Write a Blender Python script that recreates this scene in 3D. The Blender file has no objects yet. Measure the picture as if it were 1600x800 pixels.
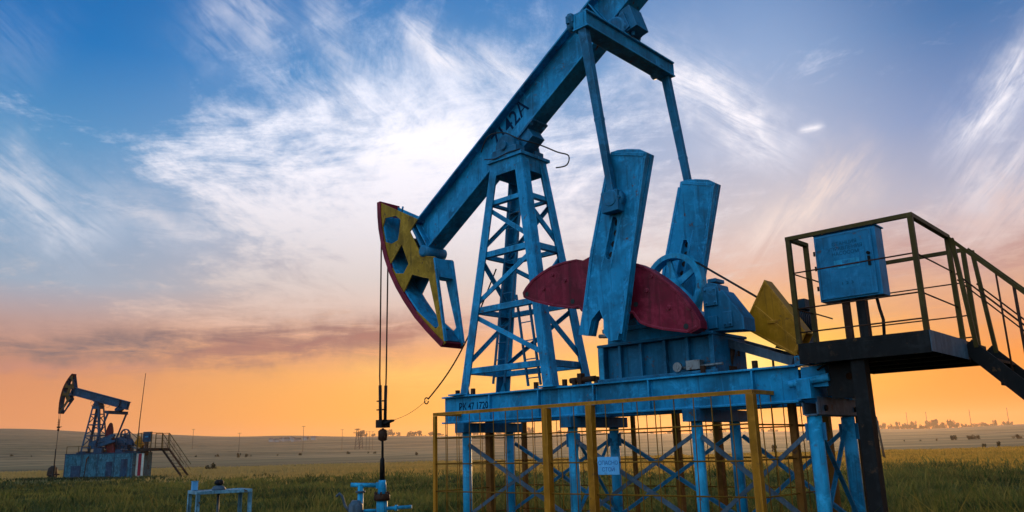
import bpy, bmesh, math, random
import numpy as np
from mathutils import Vector, Matrix

SC = bpy.context.scene
COL = SC.collection
R = math.radians
random.seed(7)
rng = np.random.default_rng(11)

# ------------------------------------------------------------------ camera numbers
FPX, PIT, YAW, ROLL = 1248.0, .238, .829, .027
CAMH = 1.75
# machine frame: x to the tail, y away from the viewer, z up, z = 0 at the top of the base beams
CX, CY, CZ = 9.514, -10.63, -.968
BASE_H = CAMH - CZ                 # height of the base beam tops above the ground
GZ = -BASE_H                       # ground in machine coordinates
RZ = YAW - math.pi / 2


class Frame:
    def __init__(s, ox, oy, oz, rz):
        s.o = Vector((ox, oy, oz)); s.rz = rz
        s.m = Matrix.Translation(s.o) @ Matrix.Rotation(rz, 4, 'Z')


_sy, _cy = math.sin(YAW), math.cos(YAW)
MAIN = Frame(-CX * _sy - CY * _cy, CX * _cy - CY * _sy, BASE_H, RZ)
WORLD = Frame(0, 0, 0, 0)


def px_dir(px, py):
    X, Y = px - 800, 400 - py
    c, s = math.cos(ROLL), math.sin(ROLL)
    xr, yr = X * c + Y * s, -X * s + Y * c
    cp, sp = math.cos(PIT), math.sin(PIT)
    return Vector((xr / FPX, cp - yr / FPX * sp, sp + yr / FPX * cp))


def at_depth(px, py, d):
    v = px_dir(px, py)
    return Vector((0, 0, CAMH)) + v * (d / v.y)


def terrain(x, y):
    """height of the land in metres (numpy friendly)"""
    r = np.sqrt(x * x + y * y) + 1e-6
    az = np.arctan2(x, y)
    t = np.clip((r - 170) / 1650, 0, 1)
    t = t * t * (3 - 2 * t) * .75 + t * .25
    ridge = 24 + 34 * np.clip(.12 - az, 0, .9) / .7 + 3.2 * np.sin(az * 9 + 1) + 1.6 * np.sin(az * 21) + .8 * np.sin(az * 47 + 2)
    far = np.clip((r - 1900) / 2500, 0, 1)
    z = t * ridge + np.clip(t * 3, 0, 1) * np.clip((1.0 - t) * 3, 0, 1) * (2.2 * np.sin(x * .006 + y * .002) * np.sin(y * .0075 + 1) + 1.2 * np.sin(x * .013 + 3) * np.sin(y * .017)) - far * ridge * .5
    z = z + np.clip((r - 120) / 400, 0, 1) * (1.1 * np.sin(x * .011 + 2) * np.sin(y * .009))
    nearby = np.clip((r - 6) / 30, 0, 1) * np.clip((240 - r) / 100, 0, 1)
    return z + nearby * .06 * (np.sin(x * .31) * np.sin(y * .23 + 1) + .6 * np.sin(x * .12 + y * .17))


# ------------------------------------------------------------------ node helpers
def new_mat(name):
    m = bpy.data.materials.new(name); m.use_nodes = True
    nt = m.node_tree; nt.nodes.clear()
    out = nt.nodes.new('ShaderNodeOutputMaterial')
    b = nt.nodes.new('ShaderNodeBsdfPrincipled')
    nt.links.new(b.outputs[0], out.inputs[0])
    return m, nt, b


class NT:
    """tiny expression helper over a node tree"""
    def __init__(s, nt): s.nt = nt

    def n(s, t, **kw):
        x = s.nt.nodes.new(t)
        for k, v in kw.items(): setattr(x, k, v)
        return x

    def put(s, sock, v):
        if isinstance(v, bpy.types.NodeSocket): s.nt.links.new(v, sock)
        else: sock.default_value = v

    def math(s, op, a, b=0.0, c=0.0, clamp=False):
        x = s.n('ShaderNodeMath', operation=op, use_clamp=clamp)
        s.put(x.inputs[0], a); s.put(x.inputs[1], b); s.put(x.inputs[2], c)
        return x.outputs[0]

    def vmath(s, op, a, b=(0, 0, 0)):
        x = s.n('ShaderNodeVectorMath', operation=op)
        s.put(x.inputs[0], a); s.put(x.inputs[1], b)
        return x.outputs[0]

    def comb(s, x, y, z):
        n = s.n('ShaderNodeCombineXYZ')
        s.put(n.inputs[0], x); s.put(n.inputs[1], y); s.put(n.inputs[2], z)
        return n.outputs[0]

    def sep(s, v):
        n = s.n('ShaderNodeSeparateXYZ'); s.put(n.inputs[0], v); return n.outputs

    def mix(s, f, a, b, blend='MIX'):
        n = s.n('ShaderNodeMix', data_type='RGBA', blend_type=blend)
        s.put(n.inputs[0], f); s.put(n.inputs[6], a); s.put(n.inputs[7], b)
        return n.outputs[2]

    def noise(s, v, scale, detail=4, rough=.55, dist=0.0, lac=2.0):
        n = s.n('ShaderNodeTexNoise')
        s.put(n.inputs['Vector'], v); s.put(n.inputs['Scale'], scale); s.put(n.inputs['Detail'], detail)
        s.put(n.inputs['Roughness'], rough); s.put(n.inputs['Distortion'], dist); s.put(n.inputs['Lacunarity'], lac)
        return n.outputs['Fac']

    def ramp(s, f, stops, interp='LINEAR'):
        n = s.n('ShaderNodeValToRGB'); cr = n.color_ramp; cr.interpolation = interp
        while len(cr.elements) > 1: cr.elements.remove(cr.elements[-1])
        for i, (p, c) in enumerate(stops):
            e = cr.elements[0] if i == 0 else cr.elements.new(p)
            e.position = p
            e.color = (*c, 1) if len(c) == 3 else c
        s.put(n.inputs[0], f)
        return n.outputs[0]

    def step(s, v, a, b):
        n = s.n('ShaderNodeMapRange', interpolation_type='SMOOTHSTEP')
        s.put(n.inputs[0], v); s.put(n.inputs[1], a); s.put(n.inputs[2], b)
        return n.outputs[0]

    def mapping(s, v, scale=(1, 1, 1), rot=(0, 0, 0), loc=(0, 0, 0)):
        n = s.n('ShaderNodeMapping')
        s.put(n.inputs[0], v); n.inputs[1].default_value = loc; n.inputs[2].default_value = rot; n.inputs[3].default_value = scale
        return n.outputs[0]


def rotscale(N, v, deg, scale):
    """turn the coordinates first, then stretch them along the turned axes"""
    return N.mapping(N.mapping(v, (1, 1, 1), (0, 0, R(deg))), scale)


def S(r, g, b):                     # sRGB 0..255 -> linear
    f = lambda c: (c / 12.92 if c <= .04045 else ((c + .055) / 1.055) ** 2.4)
    return tuple(f(v / 255) for v in (r, g, b))


def paint(name, col, rough=.45, wear=.35, dark=.55, rust=.12, metal=0.0, spec=.35, rustcol=(.09, .04, .018), edge=False):
    m, nt, b = new_mat(name); N = NT(nt)
    tc = N.n('ShaderNodeTexCoord').outputs['Object']
    info = N.n('ShaderNodeObjectInfo').outputs['Random']
    p = N.vmath('ADD', tc, N.comb(N.math('MULTIPLY', info, 17.0), N.math('MULTIPLY', info, 9.0), 0))
    big = N.noise(p, 1.7, 5, .6)
    fine = N.noise(p, 14, 6, .65)
    streak = N.noise(N.mapping(p, (11, 11, .9)), 1.0, 5, .6)
    c1 = tuple(min(1, v * 1.5 + .018) for v in col); c0 = tuple(v * dark for v in col)
    c = N.mix(N.step(big, .32, .62), (*c0, 1), (*col, 1))
    pale = N.noise(p, 4.2, 7, .72, .6)
    c = N.mix(N.math('MULTIPLY', N.step(pale, .50, .68), wear * 1.25), c, (*c1, 1))
    c = N.mix(N.math('MULTIPLY', N.step(streak, .50, .72), wear * .8), c, (*c1, 1))
    drip = N.noise(N.mapping(p, (17, 17, .7), (0, 0, 0), (3, 5, 7)), 1.0, 5, .65)
    c = N.mix(N.math('MULTIPLY', N.step(drip, .55, .68), wear * 1.3), c, (*[v * .28 + .003 for v in col], 1))
    c = N.mix(N.math('MULTIPLY', N.step(fine, .54, .70), wear * 1.1), c, (*c0, 1))
    rs = N.math('MULTIPLY', N.step(N.noise(p, 7.0, 8, .72), .585, .66), N.step(N.noise(p, 1.3, 3, .5), .40, .60))
    rs = N.math('MULTIPLY', rs, min(1, rust * 5))
    c = N.mix(rs, c, (*rustcol, 1))
    if wear > .3 and edge:  # edge highlights painted into the colour, broken up like worn edges
        bv = N.n('ShaderNodeBevel', samples=3); bv.inputs[0].default_value = .022
        nd = N.n('ShaderNodeVectorMath', operation='DOT_PRODUCT'); N.put(nd.inputs[0], bv.outputs[0]); N.put(nd.inputs[1], N.n('ShaderNodeNewGeometry').outputs['True Normal'])
        edge_light = N.math('MULTIPLY', N.step(nd.outputs['Value'], .985, .86), N.step(N.noise(p, 5.0, 4, .7), .34, .56))
        c = N.mix(N.math('MULTIPLY', edge_light, .75), c, (*[min(1, v * 1.7 + .05) for v in col], 1))
    N.put(b.inputs['Base Color'], c)
    N.put(b.inputs['Roughness'], N.math('ADD', rough - .1, N.math('MULTIPLY', fine, .28)))
    b.inputs['Metallic'].default_value = metal
    b.inputs['Specular IOR Level'].default_value = spec
    bp = N.n('ShaderNodeBump'); bp.inputs['Strength'].default_value = .22; bp.inputs['Distance'].default_value = .006
    N.put(bp.inputs['Height'], N.math('ADD', fine, N.math('MULTIPLY', rs, -.8)))
    N.put(b.inputs['Normal'], bp.outputs[0])
    return m


BLUE = paint('blue_paint', (.004, .23, .44), .5, .5, .42, .30, spec=.16, edge=True)
BLUED = paint('dark_blue_paint', (.004, .12, .235), .5, .45, .46, .30, spec=.18, edge=True)
BLUEL = paint('pale_blue_paint', (.015, .29, .50), .5, .55, .55, .14, spec=.2)
BLUEG = paint('grey_blue_paint', (.065, .095, .13), .55, .5, .6, .16, spec=.2)
YEL = paint('yellow_paint', (.48, .17, .002), .5, .35, .65, .14, spec=.15, edge=True)
YELF = paint('fence_yellow_paint', (.40, .135, .003), .5, .4, .6, .25, spec=.15, edge=True)
OLIVE = paint('olive_yellow_paint', (.075, .042, .006), .5, .4, .6, .2, spec=.12)
RED = paint('maroon_paint', (.21, .003, .020), .45, .45, .5, .12, spec=.14, edge=True)
YELF_SHADE = paint('shaded_rusty_fence_paint', (.22, .075, .010), .6, .4, .6, .4, spec=.12)  # fence yellow taken down to rusty brown; backlit shade put into the colour
HEADY = paint('weathered_head_yellow_paint', (.34, .165, .008), .55, .6, .45, .35, spec=.12, edge=True)
WIRE = paint('wire_yellow_paint', (.22, .085, .004), .6, .4, .55, .4, spec=.12)
OCHRE = paint('faded_ochre_paint', (.10, .05, .012), .6, .4, .6, .3, spec=.1)
DARK = paint('dark_steel', (.010, .008, .008), .6, .3, .6, .2, spec=.12)
BROWN = paint('brown_steel', (.055, .020, .010), .6, .4, .6, .35, spec=.12)
BLACK = paint('black_rubber', (.010, .010, .011), .6, .2, .7, 0)
STEEL = paint('bare_steel', (.20, .20, .21), .4, .4, .6, .3, metal=.6)
MOTOR = paint('motor_grey_paint', (.012, .035, .055), .55, .4, .55, .2, spec=.15)
WHITE = paint('pale_sign_paint', (.10, .36, .64), .5, .3, .8, .08)
INK = paint('dark_lettering_paint', (.002, .022, .065), .7, .1, .6, 0, spec=.04)
FADED = paint('faded_lettering_paint', (.003, .085, .17), .6, .5, .5, .1, spec=.1)
INKB = paint('sign_lettering_paint', (.01, .10, .30), .6, .2, .7, 0)
CREAM = paint('cream_paint', (.45, .42, .36), .6, .4, .7, .2)
TIMBER = paint('weathered_timber', (.075, .05, .035), .8, .4, .6, 0)
WALLW = paint('village_plaster', (.30, .28, .26), .8, .2, .8, 0)
ROOFG = paint('village_roof', (.16, .13, .12), .8, .3, .7, 0)


# ------------------------------------------------------------------ mesh building
class MB:
    def __init__(s): s.bm = bmesh.new()

    def _hex(s, pts):
        v = [s.bm.verts.new(p) for p in pts]
        for f in ((0, 3, 2, 1), (4, 5, 6, 7), (0, 1, 5, 4), (1, 2, 6, 5), (2, 3, 7, 6), (3, 0, 4, 7)):
            s.bm.faces.new([v[i] for i in f])
        return s

    def box(s, x0, x1, y0, y1, z0, z1):
        return s._hex([(x0, y0, z0), (x1, y0, z0), (x1, y1, z0), (x0, y1, z0), (x0, y0, z1), (x1, y0, z1), (x1, y1, z1), (x0, y1, z1)])

    def bar(s, p, q, w, h, up=(0, 0, 1), du=0, dv=0, w2=None, h2=None):
        p, q = Vector(p), Vector(q); d = (q - p).normalized(); up = Vector(up)
        if abs(d.dot(up)) > .999: up = Vector((0, 1, 0))
        a = d.cross(up).normalized(); u = a.cross(d).normalized()
        w2 = w if w2 is None else w2; h2 = h if h2 is None else h2
        r = []
        for P, W, H in ((p, w, h), (q, w2, h2)):
            P = P + a * du + u * dv
            r += [P - a * W / 2 - u * H / 2, P + a * W / 2 - u * H / 2, P + a * W / 2 + u * H / 2, P - a * W / 2 + u * H / 2]
        return s._hex(r)

    def ibeam(s, p, q, h, w, tf, tw, up=(0, 0, 1)):
        s.bar(p, q, tw, h - 2 * tf, up)
        s.bar(p, q, w, tf, up, dv=(h - tf) / 2); s.bar(p, q, w, tf, up, dv=-(h - tf) / 2)
        return s

    def tube(s, pts, r, n=8, caps=True, r2=None):
        pts = [Vector(p) for p in pts]; rings = []
        for i, p in enumerate(pts):
            d = (pts[min(i + 1, len(pts) - 1)] - pts[max(i - 1, 0)]).normalized()
            up = Vector((0, 0, 1)) if abs(d.z) < .95 else Vector((1, 0, 0))
            a = d.cross(up).normalized(); u = a.cross(d)
            k = i / max(1, len(pts) - 1); rr = r if r2 is None else r + (r2 - r) * k
            rings.append([s.bm.verts.new(p + a * rr * math.cos(t * 2 * math.pi / n) + u * rr * math.sin(t * 2 * math.pi / n)) for t in range(n)])
        for A, B in zip(rings, rings[1:]):
            for i in range(n):
                f = s.bm.faces.new((A[i], A[(i + 1) % n], B[(i + 1) % n], B[i])); f.smooth = True
        if caps:
            s.bm.faces.new(rings[0][::-1]); s.bm.faces.new(rings[-1])
        return s

    def prism(s, xz, y0, y1, holes=()):
        """outline in x,z (with holes) given the thickness y0..y1"""
        nb = bmesh.new(); edges = []
        for loop in (xz, *holes):
            vs = [nb.verts.new((x, y0, z)) for x, z in loop]
            edges += [nb.edges.new((vs[i], vs[(i + 1) % len(vs)])) for i in range(len(vs))]
        if holes:
            bmesh.ops.triangle_fill(nb, edges=edges, use_beauty=True, use_dissolve=False, normal=(0, -1, 0))
        else:
            nb.faces.new(list(nb.verts))
        r = bmesh.ops.extrude_face_region(nb, geom=list(nb.faces))
        bmesh.ops.translate(nb, verts=[e for e in r['geom'] if isinstance(e, bmesh.types.BMVert)], vec=(0, y1 - y0, 0))
        bmesh.ops.recalc_face_normals(nb, faces=nb.faces)
        me = bpy.data.meshes.new('t'); nb.to_mesh(me); nb.free(); s.bm.from_mesh(me); bpy.data.meshes.remove(me)
        return s

    def lathe(s, prof, c, axis='z', n=16):
        """profile [(r, h)...] turned about an axis through c"""
        c = Vector(c); rings = []
        for r, h in prof:
            ring = []
            for i in range(n):
                a = 2 * math.pi * i / n; x, y = r * math.cos(a), r * math.sin(a)
                v = {'z': (x, y, h), 'y': (x, h, y), 'x': (h, x, y)}[axis]
                ring.append(s.bm.verts.new(c + Vector(v)))
            rings.append(ring)
        for A, B in zip(rings, rings[1:]):
            for i in range(n):
                f = s.bm.faces.new((A[i], A[(i + 1) % n], B[(i + 1) % n], B[i])); f.smooth = True
        s.bm.faces.new(rings[0]); s.bm.faces.new(rings[-1][::-1])
        return s

    def bolt(s, c, r=.025, h=.03, axis='y'):
        return s.lathe([(r, -h), (r, h)], c, axis, 6)

    def build(s, name, mat, parent=None, origin=(0, 0, 0), bevel=0.0, frame=None):
        bmesh.ops.recalc_face_normals(s.bm, faces=s.bm.faces)
        bmesh.ops.translate(s.bm, verts=s.bm.verts, vec=-Vector(origin))
        me = bpy.data.meshes.new(name); s.bm.to_mesh(me); s.bm.free()
        me.materials.append(mat)
        o = bpy.data.objects.new(name, me); COL.objects.link(o)
        if parent is not None: o.parent = parent
        if bevel:
            b = o.modifiers.new('edge', 'BEVEL'); b.width = bevel; b.segments = 2; b.limit_method = 'ANGLE'; b.angle_limit = R(40)
        return o


def tag(o, label, cat, group=None, kind=None):
    o['label'] = label; o['category'] = cat
    if group: o['group'] = group
    if kind: o['kind'] = kind
    return o


class Thing:
    """an Empty at the thing's base, with parts in the frame's coordinates"""
    def __init__(s, name, label, cat, fr, base=(0, 0, 0), group=None):
        s.base = Vector(base); s.fr = fr
        s.e = bpy.data.objects.new(name, None); COL.objects.link(s.e)
        s.e.empty_display_size = .3
        s.e.location = fr.m @ s.base; s.e.rotation_euler = (0, 0, fr.rz)
        tag(s.e, label, cat, group)

    def part(s, name, mb, mat, parent=None, bevel=0.0):
        return mb.build(name, mat, parent or s.e, s.base, bevel)

    def split(s, name, mb, mat, parent=None):
        """every separate piece of the builder becomes a part of its own"""
        bm = mb.bm; bm.verts.ensure_lookup_table(); seen = set(); out = []
        for v0 in bm.verts:
            if v0 in seen: continue
            st = [v0]; isl = []; seen.add(v0)
            while st:
                v = st.pop(); isl.append(v)
                for e in v.link_edges:
                    o_ = e.other_vert(v)
                    if o_ not in seen: seen.add(o_); st.append(o_)
            n_ = MB(); mp = {v: n_.bm.verts.new(v.co) for v in isl}
            for f in {f for v in isl for f in v.link_faces}: n_.bm.faces.new([mp[v] for v in f.verts]).smooth = f.smooth
            out.append(s.part(name, n_, mat, parent))
        return out

    def text(s, name, body, mat, loc, rot, size, parent=None, ext=.002, sx=1.0):
        cu = bpy.data.curves.new(name, 'FONT'); cu.body = body; cu.size = size; cu.extrude = ext
        cu.align_x = 'CENTER'; cu.align_y = 'CENTER'; cu.materials.append(mat)
        cu.offset = .012 * size if size > .1 else 0
        t = bpy.data.objects.new(name, cu); COL.objects.link(t); bpy.context.view_layer.update()
        me = bpy.data.meshes.new_from_object(t.evaluated_get(bpy.context.evaluated_depsgraph_get()))
        bpy.data.objects.remove(t); me.name = name
        if not me.materials: me.materials.append(mat)
        o = bpy.data.objects.new(name, me); COL.objects.link(o); o.parent = parent or s.e
        p = Vector(loc) - s.base
        o.matrix_local = Matrix.Translation(p) @ rot @ Matrix.Diagonal((sx, 1, 1, 1))
        return o


FACE_NEAR = Matrix.Rotation(math.pi / 2, 4, 'X')           # text on a face that looks to -y, reading to +x


def lerp(a, b, t): return Vector(a) * (1 - t) + Vector(b) * t


# ------------------------------------------------------------------ the pumping unit
def rot2(x, z, a): return (x * math.cos(a) - z * math.sin(a), x * math.sin(a) + z * math.cos(a))


B0 = R(33.1)
PIV = (0.0, 5.06)
SHAFT = (2.60, 1.10)
EQ0 = (2.58, 5.70)
PIN0 = (2.97, 2.61)

HH = [(-3.95, 4.378), (-3.93, 4.05), (-3.888, 3.762), (-3.80, 3.43), (-3.68, 3.08), (-3.50, 2.71), (-3.28, 2.37), (-3.02, 2.04), (-2.68, 1.66), (-2.30, 1.32), (-1.90, .992)]
HH_BACK = [(-1.80, 1.06), (-1.887, 1.578), (-2.027, 2.366), (-2.092, 2.823), (-2.503, 2.92), (-2.865, 3.50), (-2.621, 3.717)]
CUTS = [[(-3.694, 3.975), (-3.32, 3.945), (-3.165, 3.82), (-3.21, 3.55), (-3.25, 3.39), (-3.46, 3.355), (-3.68, 3.44), (-3.775, 3.776)],
        [(-3.126, 3.28), (-2.90, 2.82), (-3.06, 2.64), (-3.33, 2.69), (-3.50, 2.91)],
        [(-2.787, 2.575), (-2.42, 2.445), (-2.275, 2.41), (-1.985, 1.42), (-2.07, 1.36), (-2.68, 1.82), (-3.06, 2.23)]]
CRANK = [(2.905, 3.40), (3.035, 3.40), (3.2, 3.37), (3.431, 3.30), (3.543, 3.22), (3.382, 2.647), (3.204, 2.004), (3.09, 1.593), (2.948, .952), (2.834, .537), (2.691, .534), (2.591, .668), (2.60, .86), (2.54, 1.02), (2.38, .884), (2.306, .662), (2.126, .693), (2.236, 1.098), (2.429, 1.959), (2.698, 2.68), (2.80, 3.02)]
SLOT = [(2.955, 2.31), (2.93, 2.37), (2.87, 2.38), (2.835, 2.33), (2.80, 2.15), (2.745, 1.97), (2.70, 1.82), (2.72, 1.76), (2.77, 1.74), (2.81, 1.79), (2.87, 1.97), (2.92, 2.14)]
HOLES = [(2.895, 2.30), (2.865, 2.147), (2.807, 1.986), (2.757, 1.83)]
CW = [(.83, 1.56), (.90, 1.64), (1.031, 1.743), (1.23, 1.83), (1.452, 1.902), (1.75, 1.93), (1.981, 1.925), (2.12, 1.88), (2.30, 1.93), (2.598, 1.86), (2.85, 1.80), (2.95, 1.72), (3.15, 1.64), (3.322, 1.537), (3.50, 1.40), (3.674, 1.243), (3.80, 1.11), (3.907, .966), (4.0, .82), (4.07, .68), (4.075, .58), (3.917, .525), (3.516, .614), (3.25, .70), (3.12, .77), (2.998, .944), (2.793, .853), (2.533, .886), (2.05, 1.08), (1.98, 1.165), (1.842, 1.161), (1.421, 1.261), (1.016, 1.397), (.85, 1.475)]


def inset(L_, i, d_):
    a, c = Vector(L_[max(0, i - 1)]), Vector(L_[min(len(L_) - 1, i + 1)]); d = (c - a).normalized(); nn = Vector((d.y, -d.x))
    if nn.x > 0: nn = -nn
    return (L_[i][0] - nn.x * d_, L_[i][1] - nn.y * d_)


def pumpjack(fr, label, beta, lettering, weights, BLUE=BLUE, BLUED=BLUED, RED=RED):
    T = Thing('pumpjack', label, 'pumpjack', fr, (1.8, 0, -.48))
    # the moving beam turns about PIV, the cranks about SHAFT until the pitmans fit
    db = beta - B0

    def bm_(x, z):
        a = rot2(x - PIV[0], z - PIV[1], db); return (PIV[0] + a[0], PIV[1] + a[1])
    eq = bm_(*EQ0)
    L = math.dist(EQ0, PIN0)
    best = 0.0
    if abs(db) > .01:
        best = min((abs(math.dist(eq, tuple(a + b for a, b in zip(SHAFT, rot2(PIN0[0] - SHAFT[0], PIN0[1] - SHAFT[1], t)))) - L), t) for t in np.linspace(.2, 2.2, 800))[1]

    def cr_(x, z):
        a = rot2(x - SHAFT[0], z - SHAFT[1], best); return (SHAFT[0] + a[0], SHAFT[1] + a[1])
    pin = cr_(*PIN0)

    # --- base frame
    b = MB()
    for sy in (-1, 1): b.ibeam((-1.5, sy * .53, -.24), (5.2, sy * .53, -.24), .48, .19, .028, .022)
    for x in (-1.35, .1, 1.5, 3.0, 4.4, 5.1): b.box(x - .07, x + .07, -.425, .425, -.40, -.05)
    for x in (-.3, .82, 1.95, 2.96, 4.59):
        for sy in (-1, 1): b.box(x - .012, x + .012, sy * .53 - .088, sy * .53 + .088, -.45, -.03)
    base = T.part('base_frame', b, BLUE, bevel=.006)
    b = MB()
    for x, y in ((-1.2, -.50), (-.75, -.55), (1.35, -.55), (1.55, -.55), (1.95, -.5), (3.85, -.55), (4.6, -.5), (.75, -.56)): b.box(x - .03, x + .03, y - .03, y + .03, .002, .11)
    b.tube([(1.45, -.52, .08), (1.95, -.52, .08)], .045); b.box(1.62, 1.70, -.57, -.47, .002, .18)
    T.split('clamp_bolt', b, BROWN, base)
    b = MB()
    b.tube([(3.42, -.53, .10), (4.12, -.48, .12)], .022); b.lathe([(.07, -.02), (.07, .02)], (3.45, -.56, .12), 'y', 12)
    b.lathe([(.035, -.03), (.035, .03)], (3.45, -.56, .12), 'y', 10); b.box(3.58, 3.80, -.55, -.45, .07, .20)
    T.part('brake_linkage', b, STEEL, base)
    b = MB()
    b.box(-1.58, -1.51, -.42, .42, -.42, -.06)
    T.part('end_plate', b, BLUED, base)
    # tail end: belt tightener blocks
    b = MB()
    b.box(5.22, 5.52, -.66, -.40, -.02, .10); b.box(5.26, 5.62, -.60, -.32, -.30, -.04); b.box(5.22, 5.40, -.70, -.40, -.44, -.20)
    b.tube([(5.12, -.66, -.25), (5.62, -.62, -.19)], .05); b.tube([(5.30, -.56, .09), (5.30, -.56, .17)], .05)
    b.box(5.22, 5.50, .40, .66, -.44, .05)
    T.split('tightener', b, BLUE)
    # --- samson post
    H = 4.30
    bot, top = (1.075, .55), (.376, .346)

    def leg(sx, sy, z): 
        t = z / H; return Vector((sx * (bot[0] + (top[0] - bot[0]) * t), sy * (bot[1] + (top[1] - bot[1]) * t), z))
    for sx in (-1, 1):
        for sy in (-1, 1):
            p, q = leg(sx, sy, .012), leg(sx, sy, H - .02); b = MB()
            o1 = Vector((-sx * .088, 0, 0)); o2 = Vector((0, -sy * .098, 0))
            b.bar(p + o1, q + o1, .176, .02, up=(0, 1, 0)); b.bar(p + o2, q + o2, .02, .176, up=(0, 1, 0))
            b.box(p.x - .16, p.x + .16, p.y - (.16 if sy < 0 else .1), p.y + (.1 if sy < 0 else .16), .004, .03)
            b.bar(leg(sx, sy, .03) + o1 * .9 + o2 * .9, leg(sx, sy, .26) + o1 * .6 + o2 * .6, .12, .12, w2=.02, h2=.02)
            T.part('leg', b, BLUE)
    lv = [.43, 1.52, 2.54, 3.52]
    for (A, B2) in (((-1, -1), (1, -1)), ((1, -1), (1, 1)), ((1, 1), (-1, 1)), ((-1, 1), (-1, -1))):
        b = MB(); nrm = Vector((A[0] + B2[0], A[1] + B2[1], 0)) * -.5
        for z in lv:
            w = .10 if z < 3 else .08
            p, q = leg(*A, z) + nrm * .03, leg(*B2, z) + nrm * .03
            b.bar(p, q, .012, w); b.bar(p + nrm * .045 - Vector((0, 0, w / 2)), q + nrm * .045 - Vector((0, 0, w / 2)), .085, .012)
        for i, (z0, z1) in enumerate(zip(lv, lv[1:])):
            a, c = (A, B2) if i != 1 else (B2, A)
            p, q = leg(*a, z1 - .08) + nrm * .055, leg(*c, z0 + .10) + nrm * .055
            b.bar(p, q, .014, .085); b.bar(p + nrm * .04, q + nrm * .04, .07, .012)
        T.part('bracing', b, BLUE)
    for (y0, y1, x0, x1, zt) in ((.02, .16, -.66, -.20, 3.9), (.36, .26, -.25, .28, 2.1)):
        b = MB(); hw = .16
        if zt > 3: a0, a1 = Vector((x0, y0, .22)), Vector((x1, y1, zt))
        else: a0, a1 = Vector((.38, -.18, .10)), Vector((.12, -.14, 1.75))
        side = Vector((.30, -.02, 0)) * .5
        for k in (-1, 1): b.bar(a0 + side * k, a1 + side * k, .035, .035)
        n = int((a1 - a0).length / .3)
        for i in range(n): 
            m = lerp(a0, a1, (i + .4) / n); b.tube([m - side, m + side], .011, 5)
        T.part('ladder', b, BLUED)
    b = MB()
    b.box(-.44, .44, -.41, .41, H - .02, H + .04); b.prism([(-.40, H - .28), (.40, H - .28), (.385, H - .02), (-.385, H - .02)], -.365, -.335)
    b.prism([(-.40, H - .28), (.40, H - .28), (.385, H - .02), (-.385, H - .02)], .335, .365)
    for sx in (-1, 1): b.box(sx * .38 - .015, sx * .38 + .015, -.33, .33, H - .28, H - .02)
    T.part('post_cap', b, BLUE, bevel=.006)
    b = MB()
    b.box(-.30, .30, -.30, .30, H + .042, H + .12)
    for sy in (-1, 1):
        b.lathe([(.20, -.11), (.24, -.09), (.24, .09), (.20, .11)], (0, sy * .27, H + .24), 'y', 20)
        b.box(-.30, .30, sy * .27 - .12, sy * .27 + .12, H + .06, H + .20)
        for x in (-.25, .25): b.bolt((x, sy * .27, H + .23), .03, .06, 'z')
    b.lathe([(.09, -.44), (.09, .44)], (0, 0, H + .24), 'y', 14)
    T.part('saddle_bearing', b, BLUED, bevel=.008)
    b = MB()
    pts = [(-.55, -.44, H + .25), (-.3, -.5, H + .48), (.1, -.5, H + .44), (.4, -.42, H + .25), (.62, -.1, H + .16), (.66, .36, H + .13), (.8, .52, H + .06), (.72, .55, H - .10), (.5, .46, H - .12)]
    sm = []
    for i in range(len(pts) - 1):
        P = [Vector(pts[max(0, min(len(pts) - 1, i + k))]) for k in (-1, 0, 1, 2)]
        for t in np.linspace(0, 1, 6, endpoint=False):
            sm.append(.5 * ((2 * P[1]) + (-P[0] + P[2]) * t + (2 * P[0] - 5 * P[1] + 4 * P[2] - P[3]) * t ** 2 + (-P[0] + 3 * P[1] - 3 * P[2] + P[3]) * t ** 3))
    b.tube(sm, .013, 6)
    b.tube([(-.5, -.40, H + .10), (-.2, -.43, H + .02), (.15, -.43, H + .06), (.42, -.42, H + .05)], .011, 6)
    T.part('loose_cable', b, BLACK)
    # --- walking beam
    u = (math.cos(beta), 0, math.sin(beta)); nb = (-math.sin(beta), 0, math.cos(beta))

    def bl(s_, t_, y=0): return Vector((PIV[0] + s_ * u[0] + t_ * nb[0], y, PIV[1] + s_ * u[2] + t_ * nb[2]))
    b = MB(); b.ibeam(bl(-3.13, 0), bl(3.55, 0), .76, .40, .035, .05, up=nb)
    for s_ in (-3.08, 2.55, 3.45): b.bar(bl(s_, -.34), bl(s_, .34), .02, .37, up=(0, 1, 0))
    beam = T.part('walking_beam', b, BLUE, bevel=.006)
    b = MB(); b.bar(bl(-.42, -.40), bl(.42, -.40), .44, .04, up=nb); b.bar(bl(-.22, -.52), bl(.22, -.52), .34, .22, up=nb)
    for s_ in (-.34, .34):
        for y in (-.17, .17): b.lathe([(.03, -.05), (.03, .05)], bl(s_, -.40, y), 'z', 6)
    T.part('beam_saddle', b, BLUED, beam)
    if lettering:
        rot = Matrix((( u[0], nb[0], 0, 0), (0, 0, -1, 0), (u[2], nb[2], 0, 0), (0, 0, 0, 1)))
        T.text('lettering', '7142А', INK, bl(-.10, .15, -.0272), rot, .46, beam, .001, .85)
        T.text('lettering', 'РК 47 17202', INK, (-.72, -.5435, -.20), FACE_NEAR, .17, base, .001, .9)
    # --- horse head
    F = lambda L_: [bm_(x, z) for x, z in L_]
    hp = [inset(HH, i, .05) for i in range(len(HH))] + HH_BACK
    b = MB(); b.prism(F(hp), -.25, -.225, [F(c) for c in CUTS])
    T.part('side_plate', b, HEADY if lettering else OCHRE)
    b = MB(); b.prism(F(hp), .235, .25, [F(c) for c in CUTS]); T.part('side_plate', b, HEADY if lettering else OCHRE)
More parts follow.
